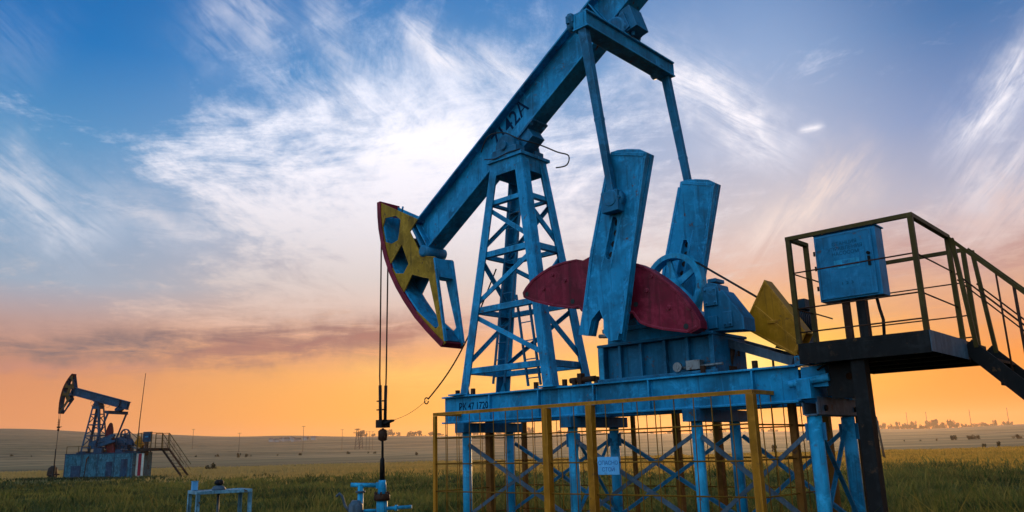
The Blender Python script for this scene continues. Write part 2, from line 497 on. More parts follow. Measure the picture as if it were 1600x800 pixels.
    b = MB(); b.prism(F(hp), .215, .232, [F(c) for c in CUTS]); T.part('head_lining', b, BLUE)
    out = []; inn = []
    for i, (x, z) in enumerate(HH):
        a, c = Vector(HH[max(0, i - 1)]), Vector(HH[min(len(HH) - 1, i + 1)]); d = (c - a).normalized(); nn = Vector((d.y, -d.x))
        if nn.x > 0: nn = -nn
        out.append((x, z)); inn.append((x - nn.x * .11, z - nn.y * .11))
    b = MB(); b.prism(F(out + inn[::-1]), -.275, .275); T.part('rim', b, RED)
    lin = []
    for i, (x, z) in enumerate(HH[1:-1]):
        a, c = Vector(HH[i]), Vector(HH[i + 2]); d = (c - a).normalized(); nn = Vector((d.y, -d.x)); nn = nn if nn.x < 0 else -nn
        lin.append(((x - nn.x * .113, z - nn.y * .113), (x - nn.x * .145, z - nn.y * .145)))
    b = MB(); b.prism(F([l[0] for l in lin] + [l[1] for l in lin][::-1]), -.22, .21); T.part('rim_web', b, BLUE)
    b = MB()
    for (p, q, w) in (((-3.60, 4.03), (-2.66, 3.70), .03), ((-3.70, 3.26), (-2.85, 3.36), .025), ((-3.30, 2.62), (-2.40, 2.72), .025), ((-2.10, 1.36), (-1.87, 1.12), .03)):
        p, q = bm_(*p), bm_(*q); b.bar((p[0], -.005, p[1]), (q[0], -.005, q[1]), .43, w)
    p, q = bm_(-3.31, 4.02), bm_(-3.27, 4.17); b.tube([(p[0], -.1, p[1]), (q[0], -.1, q[1])], .02)
    T.split('head_diaphragm', b, BLUED)
    b = MB(); p, q = bm_(-2.10, 2.80), bm_(-1.80, 1.10); 
    for y in (-.235, .232): b.bar((p[0], y, p[1]), (q[0], y, q[1]), .06, .035, up=(1, 0, 0))
    p, q = bm_(-2.12, 2.80), bm_(-2.06, 2.42); b.bar((p[0], 0, p[1]), (q[0], 0, q[1]), .42, .03, up=(1, 0, 0))
    T.part('head_arm', b, BLUE)
    b = MB(); c = bm_(-2.42, 3.0); b.lathe([(.08, -.30), (.12, -.28), (.12, .28), (.08, .30)], (c[0], 0, c[1]), 'y', 14)
    c = bl(-3.14, .40); b.bar(bl(-3.17, -.40), bl(-3.17, .42), .46, .05, up=u)
    T.part('head_hinge', b, BLUED)
    # --- bridle, carrier bar, rod
    tx = min(F(out), key=lambda p: p[0])
    wx = -4.0 if abs(db) < .01 else tx[0] - .005
    zt = 3.70 if abs(db) < .01 else tx[1]
    zc = -.36 if abs(db) < .01 else zt - 2.3
    for y in (-.10, .09):
        b = MB(); b.tube([(wx - .012, y, zt + .15), (wx, y, zt), (wx - .01, y * .9, zc + .95), (wx, y * .55, zc + .28)], .017, 6); T.part('bridle_cable', b, BROWN)
    b = MB()
    for y in (-.10, .09): b.tube([(wx - .006, y * .8, zc + .78), (wx, y * .62, zc)], .034, 8)
    for dz in (.06, .28, .46): b.box(wx - .16, wx + .02, -.05, .03, zc + dz - .012, zc + dz + .012)
    b.box(wx - .10, wx + .10, -.11, .11, zc - .09, zc + .07)
    b.bar((wx, 0, zc - .02), (wx + .44, -.10, zc + .04), .09, .05, h2=.035)
    T.part('carrier_bar', b, DARK)
    b = MB()
    b.lathe([(.05, -.36), (.095, -.33), (.095, -.16), (.05, -.12)], (wx, 0, zc), 'z', 12); b.box(wx - .11, wx + .11, -.03, .03, zc - .30, zc - .20)
    T.part('rod_clamp', b, BROWN)
    b = MB(); b.tube([(wx, 0, zc - .1), (wx, 0, -1.2 if abs(db) < .01 else GZ + .6)], .026, 8); T.part('polished_rod', b, DARK)
    # --- equalizer, bearing, pitmans
    ex, ez = eq
    b = MB()
    b.box(ex - .10, ex - .06, -1.31, 1.31, ez - .115, ez + .115); b.box(ex + .06, ex + .10, -1.31, 1.31, ez - .115, ez + .115)
    b.box(ex - .15, ex + .15, -1.31, 1.31, ez + .118, ez + .145); b.box(ex - .15, ex + .15, -1.31, 1.31, ez - .145, ez - .118)
    for y in (-1.31, 1.29): b.box(ex - .13, ex + .13, y, y + .02, ez - .114, ez + .114)
    T.part('equalizer', b, BLUE, bevel=.005)
    b = MB()
    for y in (-1.22, 1.22):
        b.lathe([(.06, -.17), (.09, -.15), (.09, .15), (.06, .17)], (ex - .12, y, ez), 'x', 12)
        b.tube([(ex - .16, y - .05, ez - .06), (ex - .18, y - .12, ez + .16)], .045, 8); b.box(ex - .26, ex - .12, y - .12, y + .03, ez + .02, ez + .15)
    T.split('equalizer_pin', b, BLUED)
    b = MB(); q = bl(2.62, -.42); q2 = Vector((ex, 0, ez + .16))
    b.bar(q + Vector((.08, 0, 0)), q2 + Vector((.06, 0, 0)), .44, .5, w2=.36, h2=.44, up=(0, 1, 0)); b.bar(bl(2.95, -.40), Vector((ex + .2, 0, ez + .2)), .22, .36, up=(0, 1, 0), w2=.3); b.lathe([(.14, -.30), (.21, -.27), (.21, .27), (.14, .30)], lerp(q, q2, .55), 'y', 16)
    r_ = random.Random(3)
    for i in range(34):
        c = lerp(q, q2, r_.uniform(-.25, 1.0)) + Vector((r_.uniform(-.02, .22), r_.uniform(-.26, .26), r_.uniform(-.08, .08))); s_ = r_.uniform(.02, .055)
        b.lathe([(s_, -s_), (s_ * .9, s_)], c, r_.choice('xyz'), 6)
    T.part('equalizer_bearing', b, BLUED)
    for sy in (-1, 1):
        p = Vector((ex, sy * 1.22, ez - .10)); q = Vector((pin[0], sy * 1.225, pin[1])); b = MB()
        b.bar(p, q, .145, .12, up=(0, 1, 0), w2=.10, h2=.10)
        m = lerp(p, q, .56); b.bar(lerp(p, q, .545), lerp(p, q, .565), .128, .117, up=(0, 1, 0))
        T.part('pitman', b, BLUED, bevel=.006)
        b = MB(); c = Vector((pin[0], sy * 1.13, pin[1]))
        b.lathe([(.17, 0), (.17, sy * .10), (.13, sy * .13), (.12, sy * .20)] if sy > 0 else [(.12, -.20), (.13, -.13), (.17, -.10), (.17, 0)], c, 'y', 14)
        for k in range(7):
            a = k * 2 * math.pi / 7; b.bolt(c + Vector((.13 * math.cos(a), sy * .13, .13 * math.sin(a))), .026, .03)
        b.box(c.x - .17, c.x + .13, c.y - .08 + sy * .10, c.y + .08 + sy * .10, c.z - .20, c.z + .12)
        T.part('crank_pin_bearing', b, BLUED, bevel=.012)
    # --- cranks
    C = lambda L_: [cr_(x, z) for x, z in L_]
    cx_ = sum(p[0] for p in CRANK) / len(CRANK); cz_ = sum(p[1] for p in CRANK) / len(CRANK)
    inner = [(cx_ + (x - cx_) * .965, cz_ + (z - cz_) * .985) for x, z in CRANK]
    for y0 in (-1.13, .88):
        b = MB()
        b.prism(C(CRANK), y0, y0 + .035, [C(SLOT)]); b.prism(C(CRANK), y0 + .037, y0 + .085, [C(SLOT)]); b.prism(C(inner), y0 + .087, y0 + .125); b.prism(C(CRANK), y0 + .127, y0 + .20)
        for P_, Q_ in (((3.50, 3.16), (2.90, .62)), ((2.88, 3.30), (2.47, 1.96)), ((2.47, 1.96), (2.28, 1.12)), ((2.94, 3.37), (3.49, 3.20))):
            c, c2 = cr_(*P_), cr_(*Q_); b.bar((c[0], y0 - .008, c[1]), (c2[0], y0 - .008, c2[1]), .016, .045, up=(c2[1] - c[1], 0, c[0] - c2[0]))
        c, c2 = cr_(2.99, 2.50), cr_(2.70, 1.62)
        for o_ in (-.085, .085): b.bar((c[0] + o_, y0 - .005, c[1]), (c2[0] + o_, y0 - .005, c2[1]), .010, .022, up=(1, 0, 0))
        for i in range(26):
            t = i / 25; x, z = lerp((3.47, 0, 3.10), (2.88, 0, .80), t).xz; c = cr_(x, z); b.bolt((c[0], y0, c[1]), .014, .008)
            x, z = lerp((2.86, 0, 3.10), (2.30, 0, 1.05), t).xz; c = cr_(x, z)
            if i % 2: b.bolt((c[0], y0, c[1]), .012, .008)
        k = T.part('crank', b, BLUE)
        b = MB()
        for h in HOLES: c = cr_(*h); b.lathe([(.047, -.003), (.047, .006)], (c[0], y0 + .081, c[1]), 'y', 14)
        T.split('pin_hole', b, BLACK, k)
        b = MB(); c = cr_(2.44, .64); c2 = cr_(2.62, .62); b.tube([(c[0], y0 + .1, c[1]), (c2[0], y0 + .1, c2[1])], .03, 8); T.part('clamp_bolt', b, STEEL, k)
    if weights:
        b = MB(); b.prism(C(CW), -.925, -.74)
        for i in range(0, len(CW) - 1):
            if i in (6, 7, 8, 9, 10): continue
            c, c2 = cr_(*CW[i]), cr_(*CW[i + 1]); m = cr_(2.5, 1.25)
            f = .035; c = lerp((c[0], 0, c[1]), (m[0], 0, m[1]), f); c2 = lerp((c2[0], 0, c2[1]), (m[0], 0, m[1]), f)
            b.bar(c + Vector((0, -.931, 0)), c2 + Vector((0, -.931, 0)), .014, .035, up=(c2.z - c.z, 0, c.x - c2.x))
        for x, z in ((1.75, 1.62), (1.3, 1.55), (3.25, 1.22), (3.6, .92), (1.5, 1.75), (3.35, 1.42)): c = cr_(x, z); b.bolt((c[0], -.93, c[1]), .035, .02)
        w = T.part('counterweight', b, RED, bevel=.008)
        b = MB()
        for x, z in ((.93, 1.52), (1.88, 1.26), (3.85, .63), (3.05, 1.05)): c = cr_(x, z); b.lathe([(.04, -.004), (.04, .004)], (c[0], -.926, c[1]), 'y', 10)
        T.split('lifting_hole', b, BLACK, w)
    # --- gearbox on its pedestal
    b = MB(); b.box(2.12, 3.92, -.40, .40, .01, .54); b.box(2.0, 4.02, -.52, .52, .545, .585)
    for x in (2.40, 2.78, 3.20, 3.58): b.box(x - .02, x + .02, -.49, -.402, .01, .543)
    b.box(2.0, 2.11, -.5, .5, .01, .543); b.box(3.93, 4.0, -.48, .48, .01, .543); b.box(2.0, 4.06, -.54, -.50, .01, .05)
    ped = T.part('gearbox_pedestal', b, BLUED, bevel=.006)
    b = MB(); b.box(2.025, 2.10, -.505, -.5015, .02, .54)
    T.part('pedestal_flange', b, BLUEL, ped)
    b = MB(); b.prism([(2.15, .59), (3.70, .59), (3.74, .86), (3.5, 1.0), (3.05, 1.18), (2.6, 1.28), (2.3, 1.2), (2.18, .95)], -.44, .42)
    b.box(2.1, 3.84, -.50, .48, .76, .83)
    for x in (2.25, 2.75, 3.25, 3.75): b.bolt((x, -.47, .85), .03, .05, 'z')
    b.lathe([(.13, -1.05), (.13, .98)], (SHAFT[0], 0, SHAFT[1]), 'y', 16)
    T.part('gearbox', b, BLUE, bevel=.015)
    b = MB(); b.prism([(3.86, .60), (3.86, 1.24), (3.96, 1.30), (4.10, 1.26), (4.12, 1.14), (4.18, 1.16), (4.46, .74), (4.46, .56)], -.42, -.08)
    b.box(3.90, 4.10, -.46, -.425, .95, 1.22); b.box(3.94, 4.08, -.47, -.425, .62, .80); b.box(4.16, 4.3, -.45, -.425, .62, .84); b.box(3.92, 4.06, -.36, -.1, 1.305, 1.36)
    for x, z in ((3.93, 1.18), (4.07, 1.18), (3.93, .99), (4.07, .99), (4.19, .66), (4.27, .66)): b.bolt((x, -.465, z), .018, .02)
    T.part('drive_housing', b, BLUED, bevel=.012)
    # --- drive wheel
    wc = (2.86, .53, 1.55)
    b = MB(); n = 40
    for ra, rb, y0, y1 in ((.44, .53, -.10, .10),):
        ring = [[Vector(wc) + Vector((r * math.cos(2 * math.pi * i / n), y, r * math.sin(2 * math.pi * i / n))) for i in range(n)] for r, y in ((ra, y0), (rb - .015, y0), (rb, y0 + .02), (rb, y1 - .02), (rb - .015, y1), (ra, y1))]
        vs = [[b.bm.verts.new(p) for p in q] for q in ring]
        for A, B2 in zip(vs, vs[1:] + vs[:1]):
            for i in range(n): b.bm.faces.new((A[i], A[(i + 1) % n], B2[(i + 1) % n], B2[i]))
    b.lathe([(.07, -.13), (.11, -.11), (.11, .11), (.07, .13)], wc, 'y', 14)
    for k in range(5):
        a = k * 2 * math.pi / 5 + .5; d = Vector((math.cos(a), 0, math.sin(a))); b.bar(Vector(wc) + d * .08, Vector(wc) + d * .45, .12, .05, up=(0, 1, 0), w2=.075)
    T.part('drive_wheel', b, BLUEL if lettering else BLUE)
    b = MB()
    for dy in (-.05, 0, .05):
        b.tube([(3.16, .53 + dy, 1.955), (4.56, .53 + dy, .92)], .011, 5); b.tube([(2.72, .53 + dy, 1.06), (4.44, .53 + dy, .68)], .011, 5)
    T.split('drive_belt', b, BLACK)
    g = [(4.43, 1.38), (4.02, .72), (4.77, .22), (4.965, .53)]
    b = MB(); b.prism(g, .42, .445); b.prism([(4.43, 1.38), (4.965, .53), (4.945, .515), (4.41, 1.36)], .447, .66)
    b.prism([(4.02, .72), (4.43, 1.38), (4.40, 1.36), (4.01, .745)], .60, .66); b.prism(g, .662, .68)
    for a_, c_ in zip(g, g[1:] + g[:1]):
        m = (4.5, .72); p_ = lerp((a_[0], 0, a_[1]), (m[0], 0, m[1]), .05); q_ = lerp((c_[0], 0, c_[1]), (m[0], 0, m[1]), .05)
        b.bar(p_ + Vector((0, .414, 0)), q_ + Vector((0, .414, 0)), .012, .03, up=(q_.z - p_.z, 0, p_.x - q_.x))
        for t in (.15, .5, .85): k_ = lerp(p_, q_, t); b.bolt((k_.x, .408, k_.z), .016, .008)
    b.bar((4.22, .416, 1.03), (4.86, .416, .38), .008, .03, up=(.65, 0, .64)); b.box(4.42, 4.56, .395, .418, .72, .76)
    gd = T.part('belt_guard', b, YEL, bevel=.004)
    b = MB()
    for i in range(9):
        y = .74 + i * .07; b.lathe([(.21, 0), (.21, .035), (.175, .036), (.175, .069)], (4.54, y, .84), 'y', 20)
    b.lathe([(.15, 0), (.19, .02), (.19, .10), (.10, .14)], (4.54, 1.37, .84), 'y', 20); b.lathe([(.05, -.26), (.05, .06)], (4.50, .70, .82), 'y', 10)
    b.box(4.40, 4.70, .76, 1.32, .45, .62); b.box(4.62, 4.80, .90, 1.15, .95, 1.10); b.lathe([(.11, -.05), (.11, .05)], (4.50, .53, .82), 'y', 16)
    T.part('motor', b, MOTOR)
    b = MB()
    for y in (.02, .98): b.bar((3.42, y, .66), (4.92, y, .10), .12, .12)
    for t in (.25, .6, .9): p = lerp((3.42, 0, .66), (4.92, 0, .10), t); b.bar(p + Vector((0, .05, .03)), p + Vector((0, .95, .03)), .08, .05)
    b.prism([(4.35, .40), (4.90, .20), (4.92, .27), (4.86, .44), (4.38, .44)], .72, 1.34)
    rl = T.part('motor_slide', b, BLUEG)
    b = MB()
    for x, z in ((4.12, .34), (4.62, .15)): b.tube([(x, .02, z + .05), (x, .02, z - .09)], .016, 6)
    b.tube([(3.93, .02, .0), (4.06, .02, .45)], .035); b.box(3.85, 4.02, -.08, .12, .01, .12); b.tube([(3.94, .02, .06), (3.96, .02, .22)], .055)
    T.split('slide_screw', b, BROWN)
    return T


# ------------------------------------------------------------------ service platform with stairs
def platform(fr, label, detail=True):
    T = Thing('service_platform', label, 'platform', fr, (6.1, .3, GZ))
    zt, zr = .22, 1.575
    b = MB()
    b.box(5.39, 6.90, -.90, 1.65, .17, zt)
    b.box(5.39, 6.90, -.905, -.86, -.03, .168); b.box(6.86, 6.905, -.858, 1.60, .0, .168); b.box(5.39, 5.44, -.858, 1.60, -.03, .168); b.box(5.39, 6.90, 1.605, 1.65, -.03, .168)
    for y in (-.3, .3, .95): b.box(5.45, 6.85, y - .04, y + .04, -.03, .168)
    d = T.part('deck', b, DARK)
    b = MB(); b.box(6.907, 6.915, -.90, .62, -.02, .222); T.part('toe_plate', b, BLUEG if detail else DARK, d)
    posts = [(5.40, -.87), (5.42, -.38), (6.88, -.87), (6.88, .62), (6.82, 1.62), (5.42, 1.62)]
    for x, y in posts:
        b = MB(); b.box(x - .028, x + .028, y - .028, y + .028, zt, zr - .026); T.part('post', b, OLIVE)
    for p, q in (((5.40, -.87), (6.88, -.87)), ((6.88, -.87), (6.88, .62)), ((5.40, -.87), (5.42, -.38)), ((5.42, 1.62), (6.82, 1.62))):
        b = MB(); v = (Vector((*q, 0)) - Vector((*p, 0))).normalized() * .028
        b.bar(Vector((*p, zr)) - v, Vector((*q, zr)) + v, .06, .05); T.part('top_rail', b, OLIVE)
    b = MB()
    for z in (1.12, .66, .36):
        for p, q in (((5.40, -.87), (6.88, -.87)), ((5.42, 1.62), (6.82, 1.62))): b.tube([(*p, z), (*q, z)], .010, 5)
        if z > .4:
            for p, q in (((6.88, -.87), (6.88, .62)), ((5.40, -.87), (5.42, -.38)), ((5.42, -.38), (5.42, .25))): b.tube([(*p, z), (*q, z - .01)], .010, 5)
    T.split('knee_rail', b, BROWN)
    b = MB(); b.box(5.98, 6.14, -.84, -.68, GZ + .01, -.032); T.part('support_leg', b, DARK)
    for x, y in ((5.30, 1.15),):
        b = MB(); b.box(x - .05, x + .05, y - .05, y + .05, GZ + .01, -.032); T.part('support_leg', b, BROWN)
    hole = [(5.86 + .045 * math.cos(a), -.20 + .045 * math.sin(a)) for a in np.linspace(0, 2 * math.pi, 12, endpoint=False)]
    b = MB(); b.prism([(5.62, -.46), (5.98, -.46), (6.02, -.035), (5.56, -.035)], -.60, -.575, [hole]); b.box(5.56, 5.60, -.57, .5, -.42, -.035)
    b.tube([(5.50, -.66, -.10), (5.62, -.66, -.04), (5.80, -.66, .0)], .015, 6)
    T.part('bracket_plate', b, DARK)
    # stairs going down along +x
    y0, y1 = .62, 1.62
    sl = 1.16
    dz = zt - GZ; L = dz / sl
    for y in (y0, y1):
        b = MB(); b.bar((6.91, y, .16), (6.91 + L, y, GZ + .08), .035, .19); T.part('stringer', b, DARK)
        b = MB(); b.bar((6.88, y, zr), (6.88 + L, y, zr - sl * L * .985), .055, .045); hr = T.part('handrail', b, OLIVE)
        b = MB(); b.tube([(6.92, y, 1.08), (6.88 + L, y, 1.08 - sl * L * .985)], .012, 6); b.tube([(6.92, y + .01, 1.00), (6.88 + L, y + .01, 1.00 - sl * L * .985)], .010, 6)
        for x in (7.36, 7.52, 8.1, 8.25, 8.9): b.tube([(x, y, zr - sl * (x - 6.88)), (x, y, .16 - sl * (x - 6.91))], .012, 6)
        T.split('baluster', b, BROWN)
        b = MB(); b.bar((6.93, y, zr - .03), (7.02, y, .12), .05, .05, up=(0, 1, 0)); T.part('stair_post', b, OLIVE)
    n = 10
    for i in range(n):
        t = (i + .7) / n; x = 6.91 + L * t; z = .16 - dz * t; b = MB(); b.box(x - .13, x + .13, y0 + .02, y1 - .02, z - .02, z + .015); T.part('tread', b, DARK)
    return T


CABB = paint('cabinet_blue_paint', (.003, .165, .33), .5, .45, .55, .14, spec=.2, edge=True)


def cabinet(fr, label, BLUE=CABB):
    T = Thing('control_cabinet', label, 'control cabinet', fr, (5.95, -.15, .22))
    x0, x1, y0, y1, z0, z1 = 5.50, 6.29, -.30, -.02, .80, 1.685
    b = MB(); b.box(x0, x1, y0 + .012, y1, z0, z1); b.box(x0 - .01, x1 + .02, y0 - .01, y1 + .02, z1 + .002, z1 + .02)
    body = T.part('body', b, BLUE, bevel=.006)
    b = MB(); b.box(x0 + .015, x1 - .05, y0 - .012, y0 + .009, z0 + .02, z1 - .02); door = T.part('door', b, BLUE, bevel=.005)
    b = MB()
    for z in (.98, 1.25, 1.45): b.tube([(x0 - .008, y0, z - .03), (x0 - .008, y0, z + .03)], .013, 6)
    T.split('hinge', b, DARK, door)
    b = MB(); b.box(6.17, 6.20, y0 - .035, y0 - .0125, 1.18, 1.30); b.lathe([(.022, -.04), (.022, -.0125)], (6.185, y0, 1.34), 'y', 10); T.part('latch', b, DARK, door)
    b = MB()
    for z in (.835, 1.65): b.box(x0 + .03, x1 - .065, y0 - .0165, y0 - .0125, z - .008, z + .008)
    for x in (x0 + .03, x1 - .07): b.box(x - .008, x + .008, y0 - .0165, y0 - .0125, .845, 1.64)
    T.part('door_fold', b, BLUE, door)
    b = MB(); b.box(5.74, 6.06, y0 - .016, y0 - .0125, 1.20, 1.31); T.part('warning_plate', b, BLUEL, door)
    T.text('lettering', 'ЩИТ\nУПРАВЛЕНИЯ', INKB, (5.90, y0 - .0185, 1.255), FACE_NEAR, .045, door, .001)
    T.text('lettering', 'СТАНЦИЯ\nУПРАВЛЕНИЯ\nНАСОСОМ', FADED, (5.90, y0 - .014, 1.46), FACE_NEAR, .066, door, .001)
    T.text('lettering', '1 2 3', FADED, (5.88, y0 - .014, 1.00), FACE_NEAR, .05, door, .001, 1.6)
    b = MB(); b.box(5.735, 5.815, -.20, -.12, .222, z0 - .002); T.part('leg', b, BROWN)
    b = MB(); b.box(5.92, 6.03, -.22, -.10, .222, z0 - .002); T.part('leg', b, DARK)
    b = MB(); b.tube([(6.15, -.12, z0), (6.17, -.13, .65), (6.20, -.14, .5), (6.18, -.14, .23)], .02, 6); T.part('conduit', b, DARK)
    return T


# ================================================================== build the main unit
pumpjack(MAIN, 'large blue pumpjack with lowered yellow and red horse head, steel lattice post and maroon counterweight', B0, True, True)

# ---- raised steel trestle under it
T = Thing('support_trestle', 'blue pipe-legged steel trestle with cross bracing that carries the large pumpjack', 'trestle', MAIN, (2, 0, GZ))
LX = (-.92, 1.475, 3.68, 5.35)
for x in LX:
    for y in (-.55, .55):
        b = MB(); b.tube([(x, y, GZ + .005), (x, y, -.655)], .08 if x < 5 else .088, 16); b.lathe([(.16, 0), (.16, .02)], (x, y, GZ + .004), 'z', 12)
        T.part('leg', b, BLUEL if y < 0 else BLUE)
for x in LX:
    b = MB()
    if x > 5: b.box(x - .10, x - .08, -.66, .72, -.64, -.487); b.box(x + .08, x + .10, -.66, .72, -.64, -.487); b.box(x - .078, x + .078, -.66, .72, -.652, -.630); b.box(x + .102, x + .108, -.66, .72, -.642, -.42)
    else: b.box(x - .11, x + .11, -.74, .80, -.652, -.487)
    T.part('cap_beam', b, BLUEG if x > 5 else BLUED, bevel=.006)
    if x > 5:
        b = MB()
        for y in (-.45, .55): b.lathe([(.035, 0), (.035, .03)], (x + .108, y, -.56), 'x', 8)
        T.split('bolt', b, DARK)
    b = MB(); b.box(x - .06, x + .06, .80, .84, -.645, -.50)
    T.part('beam_end', b, BLUEG)
for y in (-.60, .60):
    for xa, xb in zip(LX, LX[1:]):
        b = MB()
        b.bar((xa + .08, y, -.86), (xb - .08, y, -2.02), .012, .052); b.bar((xa + .08, y + .018, -.86), (xb - .08, y + .018, -2.02), .03, .012, dv=.026)
        y2 = y + (.05 if y < 0 else -.05)
        b.bar((xb - .08, y2, -.84), (xa + .08, y2, -2.02), .012, .052); b.bar((xb - .08, y2 + .018, -.84), (xa + .08, y2 + .018, -2.02), .03, .012, dv=.026)
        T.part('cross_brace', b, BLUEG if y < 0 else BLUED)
for x in (LX[1], LX[3]):
    b = MB(); b.bar((x + .02, -.5, -.80), (x + .02, .5, -2.0), .06, .012); b.bar((x - .03, .5, -.80), (x - .03, -.5, -2.0), .06, .012)
    for y in (-.55, .55):
        b.box(x - .13, x + .13, y - .012, y + .012, -.95, -.74)
    T.part('cross_brace', b, BLUED)

# ---- yellow safety fence round the trestle
FT = -.335
T = Thing('safety_fence', 'yellow steel safety fence with thin wire infill around the trestle', 'fence', MAIN, (1.8, 0, GZ))
X0, X1, Y0, Y1 = -1.09, 4.82, -1.15, 1.15
for x, y, w in ((X0, Y0, .055), (1.45, Y0, .11), (2.29, Y0, .105), (X1, Y0, .10), (X0, .2, .12), (X0, Y1, .08), (1.45, Y1, .06), (2.31, Y1, .10), (3.05, Y1, .10), (X1, Y1, .10), (X1, .02, .09)):
    b = MB(); b.box(x - w / 2, x + w / 2, y - w / 2, y + w / 2, GZ + .005, FT - .03); T.part('post', b, YELF if y < 0 else YELF_SHADE)
for p, q in (((X0, Y0), (X1, Y0)), ((X1, Y0), (X1, Y1)), ((X0, Y0), (X0, Y1)), ((X0, Y1), (X1, Y1))):
    v = (Vector((*q, 0)) - Vector((*p, 0))).normalized() * .03
    b = MB(); b.bar(Vector((*p, FT)) - v * (1 if p[1] == q[1] else -1), Vector((*q, FT)) + v * (1 if p[1] == q[1] else -1), .05, .05); T.part('top_rail', b, YELF)
    b = MB(); n = int((Vector(p) - Vector(q)).length / .27)
    for i in range(1, n):
        t = i / n; c = Vector((*p, 0)).lerp(Vector((*q, 0)), t); j = random.uniform(-.03, .03)
        b.tube([c + Vector((j, 0, FT - .03)), c + Vector((0, 0, GZ + .2))], .0075, 5)
    for z in (-.74, -1.17, -1.62, -2.05, -2.45): b.tube([(*p, z), (*q, z + random.uniform(-.01, .01))], .011, 5)
    T.part('wire_infill', b, WIRE)

# ---- notice on the fence
T = Thing('notice_sign', 'small pale blue notice with two lines of lettering wired to the yellow fence', 'sign', MAIN, (2.585, Y0 - .02, -1.34))
b = MB(); b.box(2.40, 2.77, Y0 - .030, Y0 - .018, -1.345, -1.10); pl = T.part('plate', b, WHITE, bevel=.003)
T.text('lettering', 'ОПАСНО', INKB, (2.585, Y0 - .032, -1.185), FACE_NEAR, .078, pl, .001)
T.text('lettering', 'СТОЙ', INKB, (2.585, Y0 - .032, -1.275), FACE_NEAR, .078, pl, .001)

platform(MAIN, 'dark steel service platform with olive railing and stairs beside the large pumpjack')
cabinet(MAIN, 'large blue control cabinet standing on the near service platform')

# ---- slack cable hanging from the lattice post
b = MB()
A, Bp, C2 = Vector((-.62, -.02, 2.35)), Vector((-2.58, 0, .05)), Vector((-3.56, -.10, -.32))
pts = [lerp(A, Bp, t) + Vector((0, 0, -.28 * math.sin(math.pi * t))) for t in np.linspace(0, 1, 14)]
b.tube(pts, .014, 6)
b.tube([Bp + Vector((.06 * math.cos(a) - .05, 0, .06 * math.sin(a) - .03)) for a in np.linspace(.6, 6.2, 12)], .012, 6)
b.tube([lerp(Bp, C2, t) + Vector((0, 0, -.06 * math.sin(math.pi * t))) for t in np.linspace(0.04, 1, 8)], .004, 5)
T = Thing('slack_cable', 'slack dark cable with a looped end hanging left of the lattice post', 'cable', MAIN, A)
T.part('rope', b, BROWN)

# ---- wellhead under the horse head (world aligned: x right, y away)
wp = MAIN.m @ Vector((-4.0, 0, GZ)); WH = Frame(wp.x, wp.y, 0, 0)
zz = lambda z: z - GZ
T = Thing('wellhead', 'pale blue wellhead with side valve and dark stuffing box under the large horse head', 'wellhead', WH)
b = MB(); b.lathe([(.10, 0), (.10, zz(-2.2)), (.115, zz(-2.15)), (.115, zz(-1.92)), (.09, zz(-1.90))], (0, 0, 0), 'z', 18); b.lathe([(.2, 0), (.2, .1)], (0, 0, 0), 'z', 16)
T.part('casing_head', b, BLUEL)
b = MB(); b.lathe([(.16, zz(-1.90)), (.165, zz(-1.86)), (.165, zz(-1.80)), (.15, zz(-1.77))], (0, 0, 0), 'z', 18)
for k in range(8): b.bolt((.14 * math.cos(k * .785), .14 * math.sin(k * .785), zz(-1.77)), .02, .04, 'z')
T.part('flange', b, BROWN)
b = MB(); b.lathe([(.09, zz(-1.77)), (.085, zz(-1.6)), (.07, zz(-1.5))], (0, 0, 0), 'z', 16); b.box(-.12, -.03, -.05, .05, zz(-1.66), zz(-1.54))
T.part('tee', b, BLUE)
b = MB(); b.lathe([(.055, zz(-1.5)), (.05, zz(-1.1)), (.035, zz(-1.06))], (0, 0, 0), 'z', 14); T.part('stuffing_box', b, DARK)
b = MB(); b.tube([(.08, 0, zz(-2.06)), (.62, -.1, zz(-2.03))], .035, 10); b.lathe([(.06, -.03), (.06, .03)], (.30, -.04, zz(-2.05)), 'x', 10)
b.tube([(-.08, 0, zz(-1.60)), (-.64, 0, zz(-1.58))], .045, 10); b.tube([(-.44, 0, zz(-1.60)), (-.44, 0, .05)], .06, 12); b.tube([(-.08, 0, zz(-2.09)), (-.5, 0, zz(-2.09))], .03, 10)
T.part('pipework', b, BLUEL)
b = MB(); b.lathe([(.10, zz(-2.3)), (.15, zz(-2.2)), (.15, zz(-1.98)), (.08, zz(-1.88))], (-.52, -.05, 0), 'z', 14)
b.lathe([(.10, -.02), (.10, .02)], (-.44, 0, zz(-1.72)), 'z', 12); T.part('valve', b, BLUEG)
b = MB(); b.tube([(-.62, -.05, zz(-2.12)), (-.74, -.05, zz(-1.98)), (-.80, -.05, zz(-1.80)), (-.86, -.05, zz(-1.74)), (-.92, -.05, zz(-1.80))], .028, 8); T.part('valve_handle', b, BLUEG)

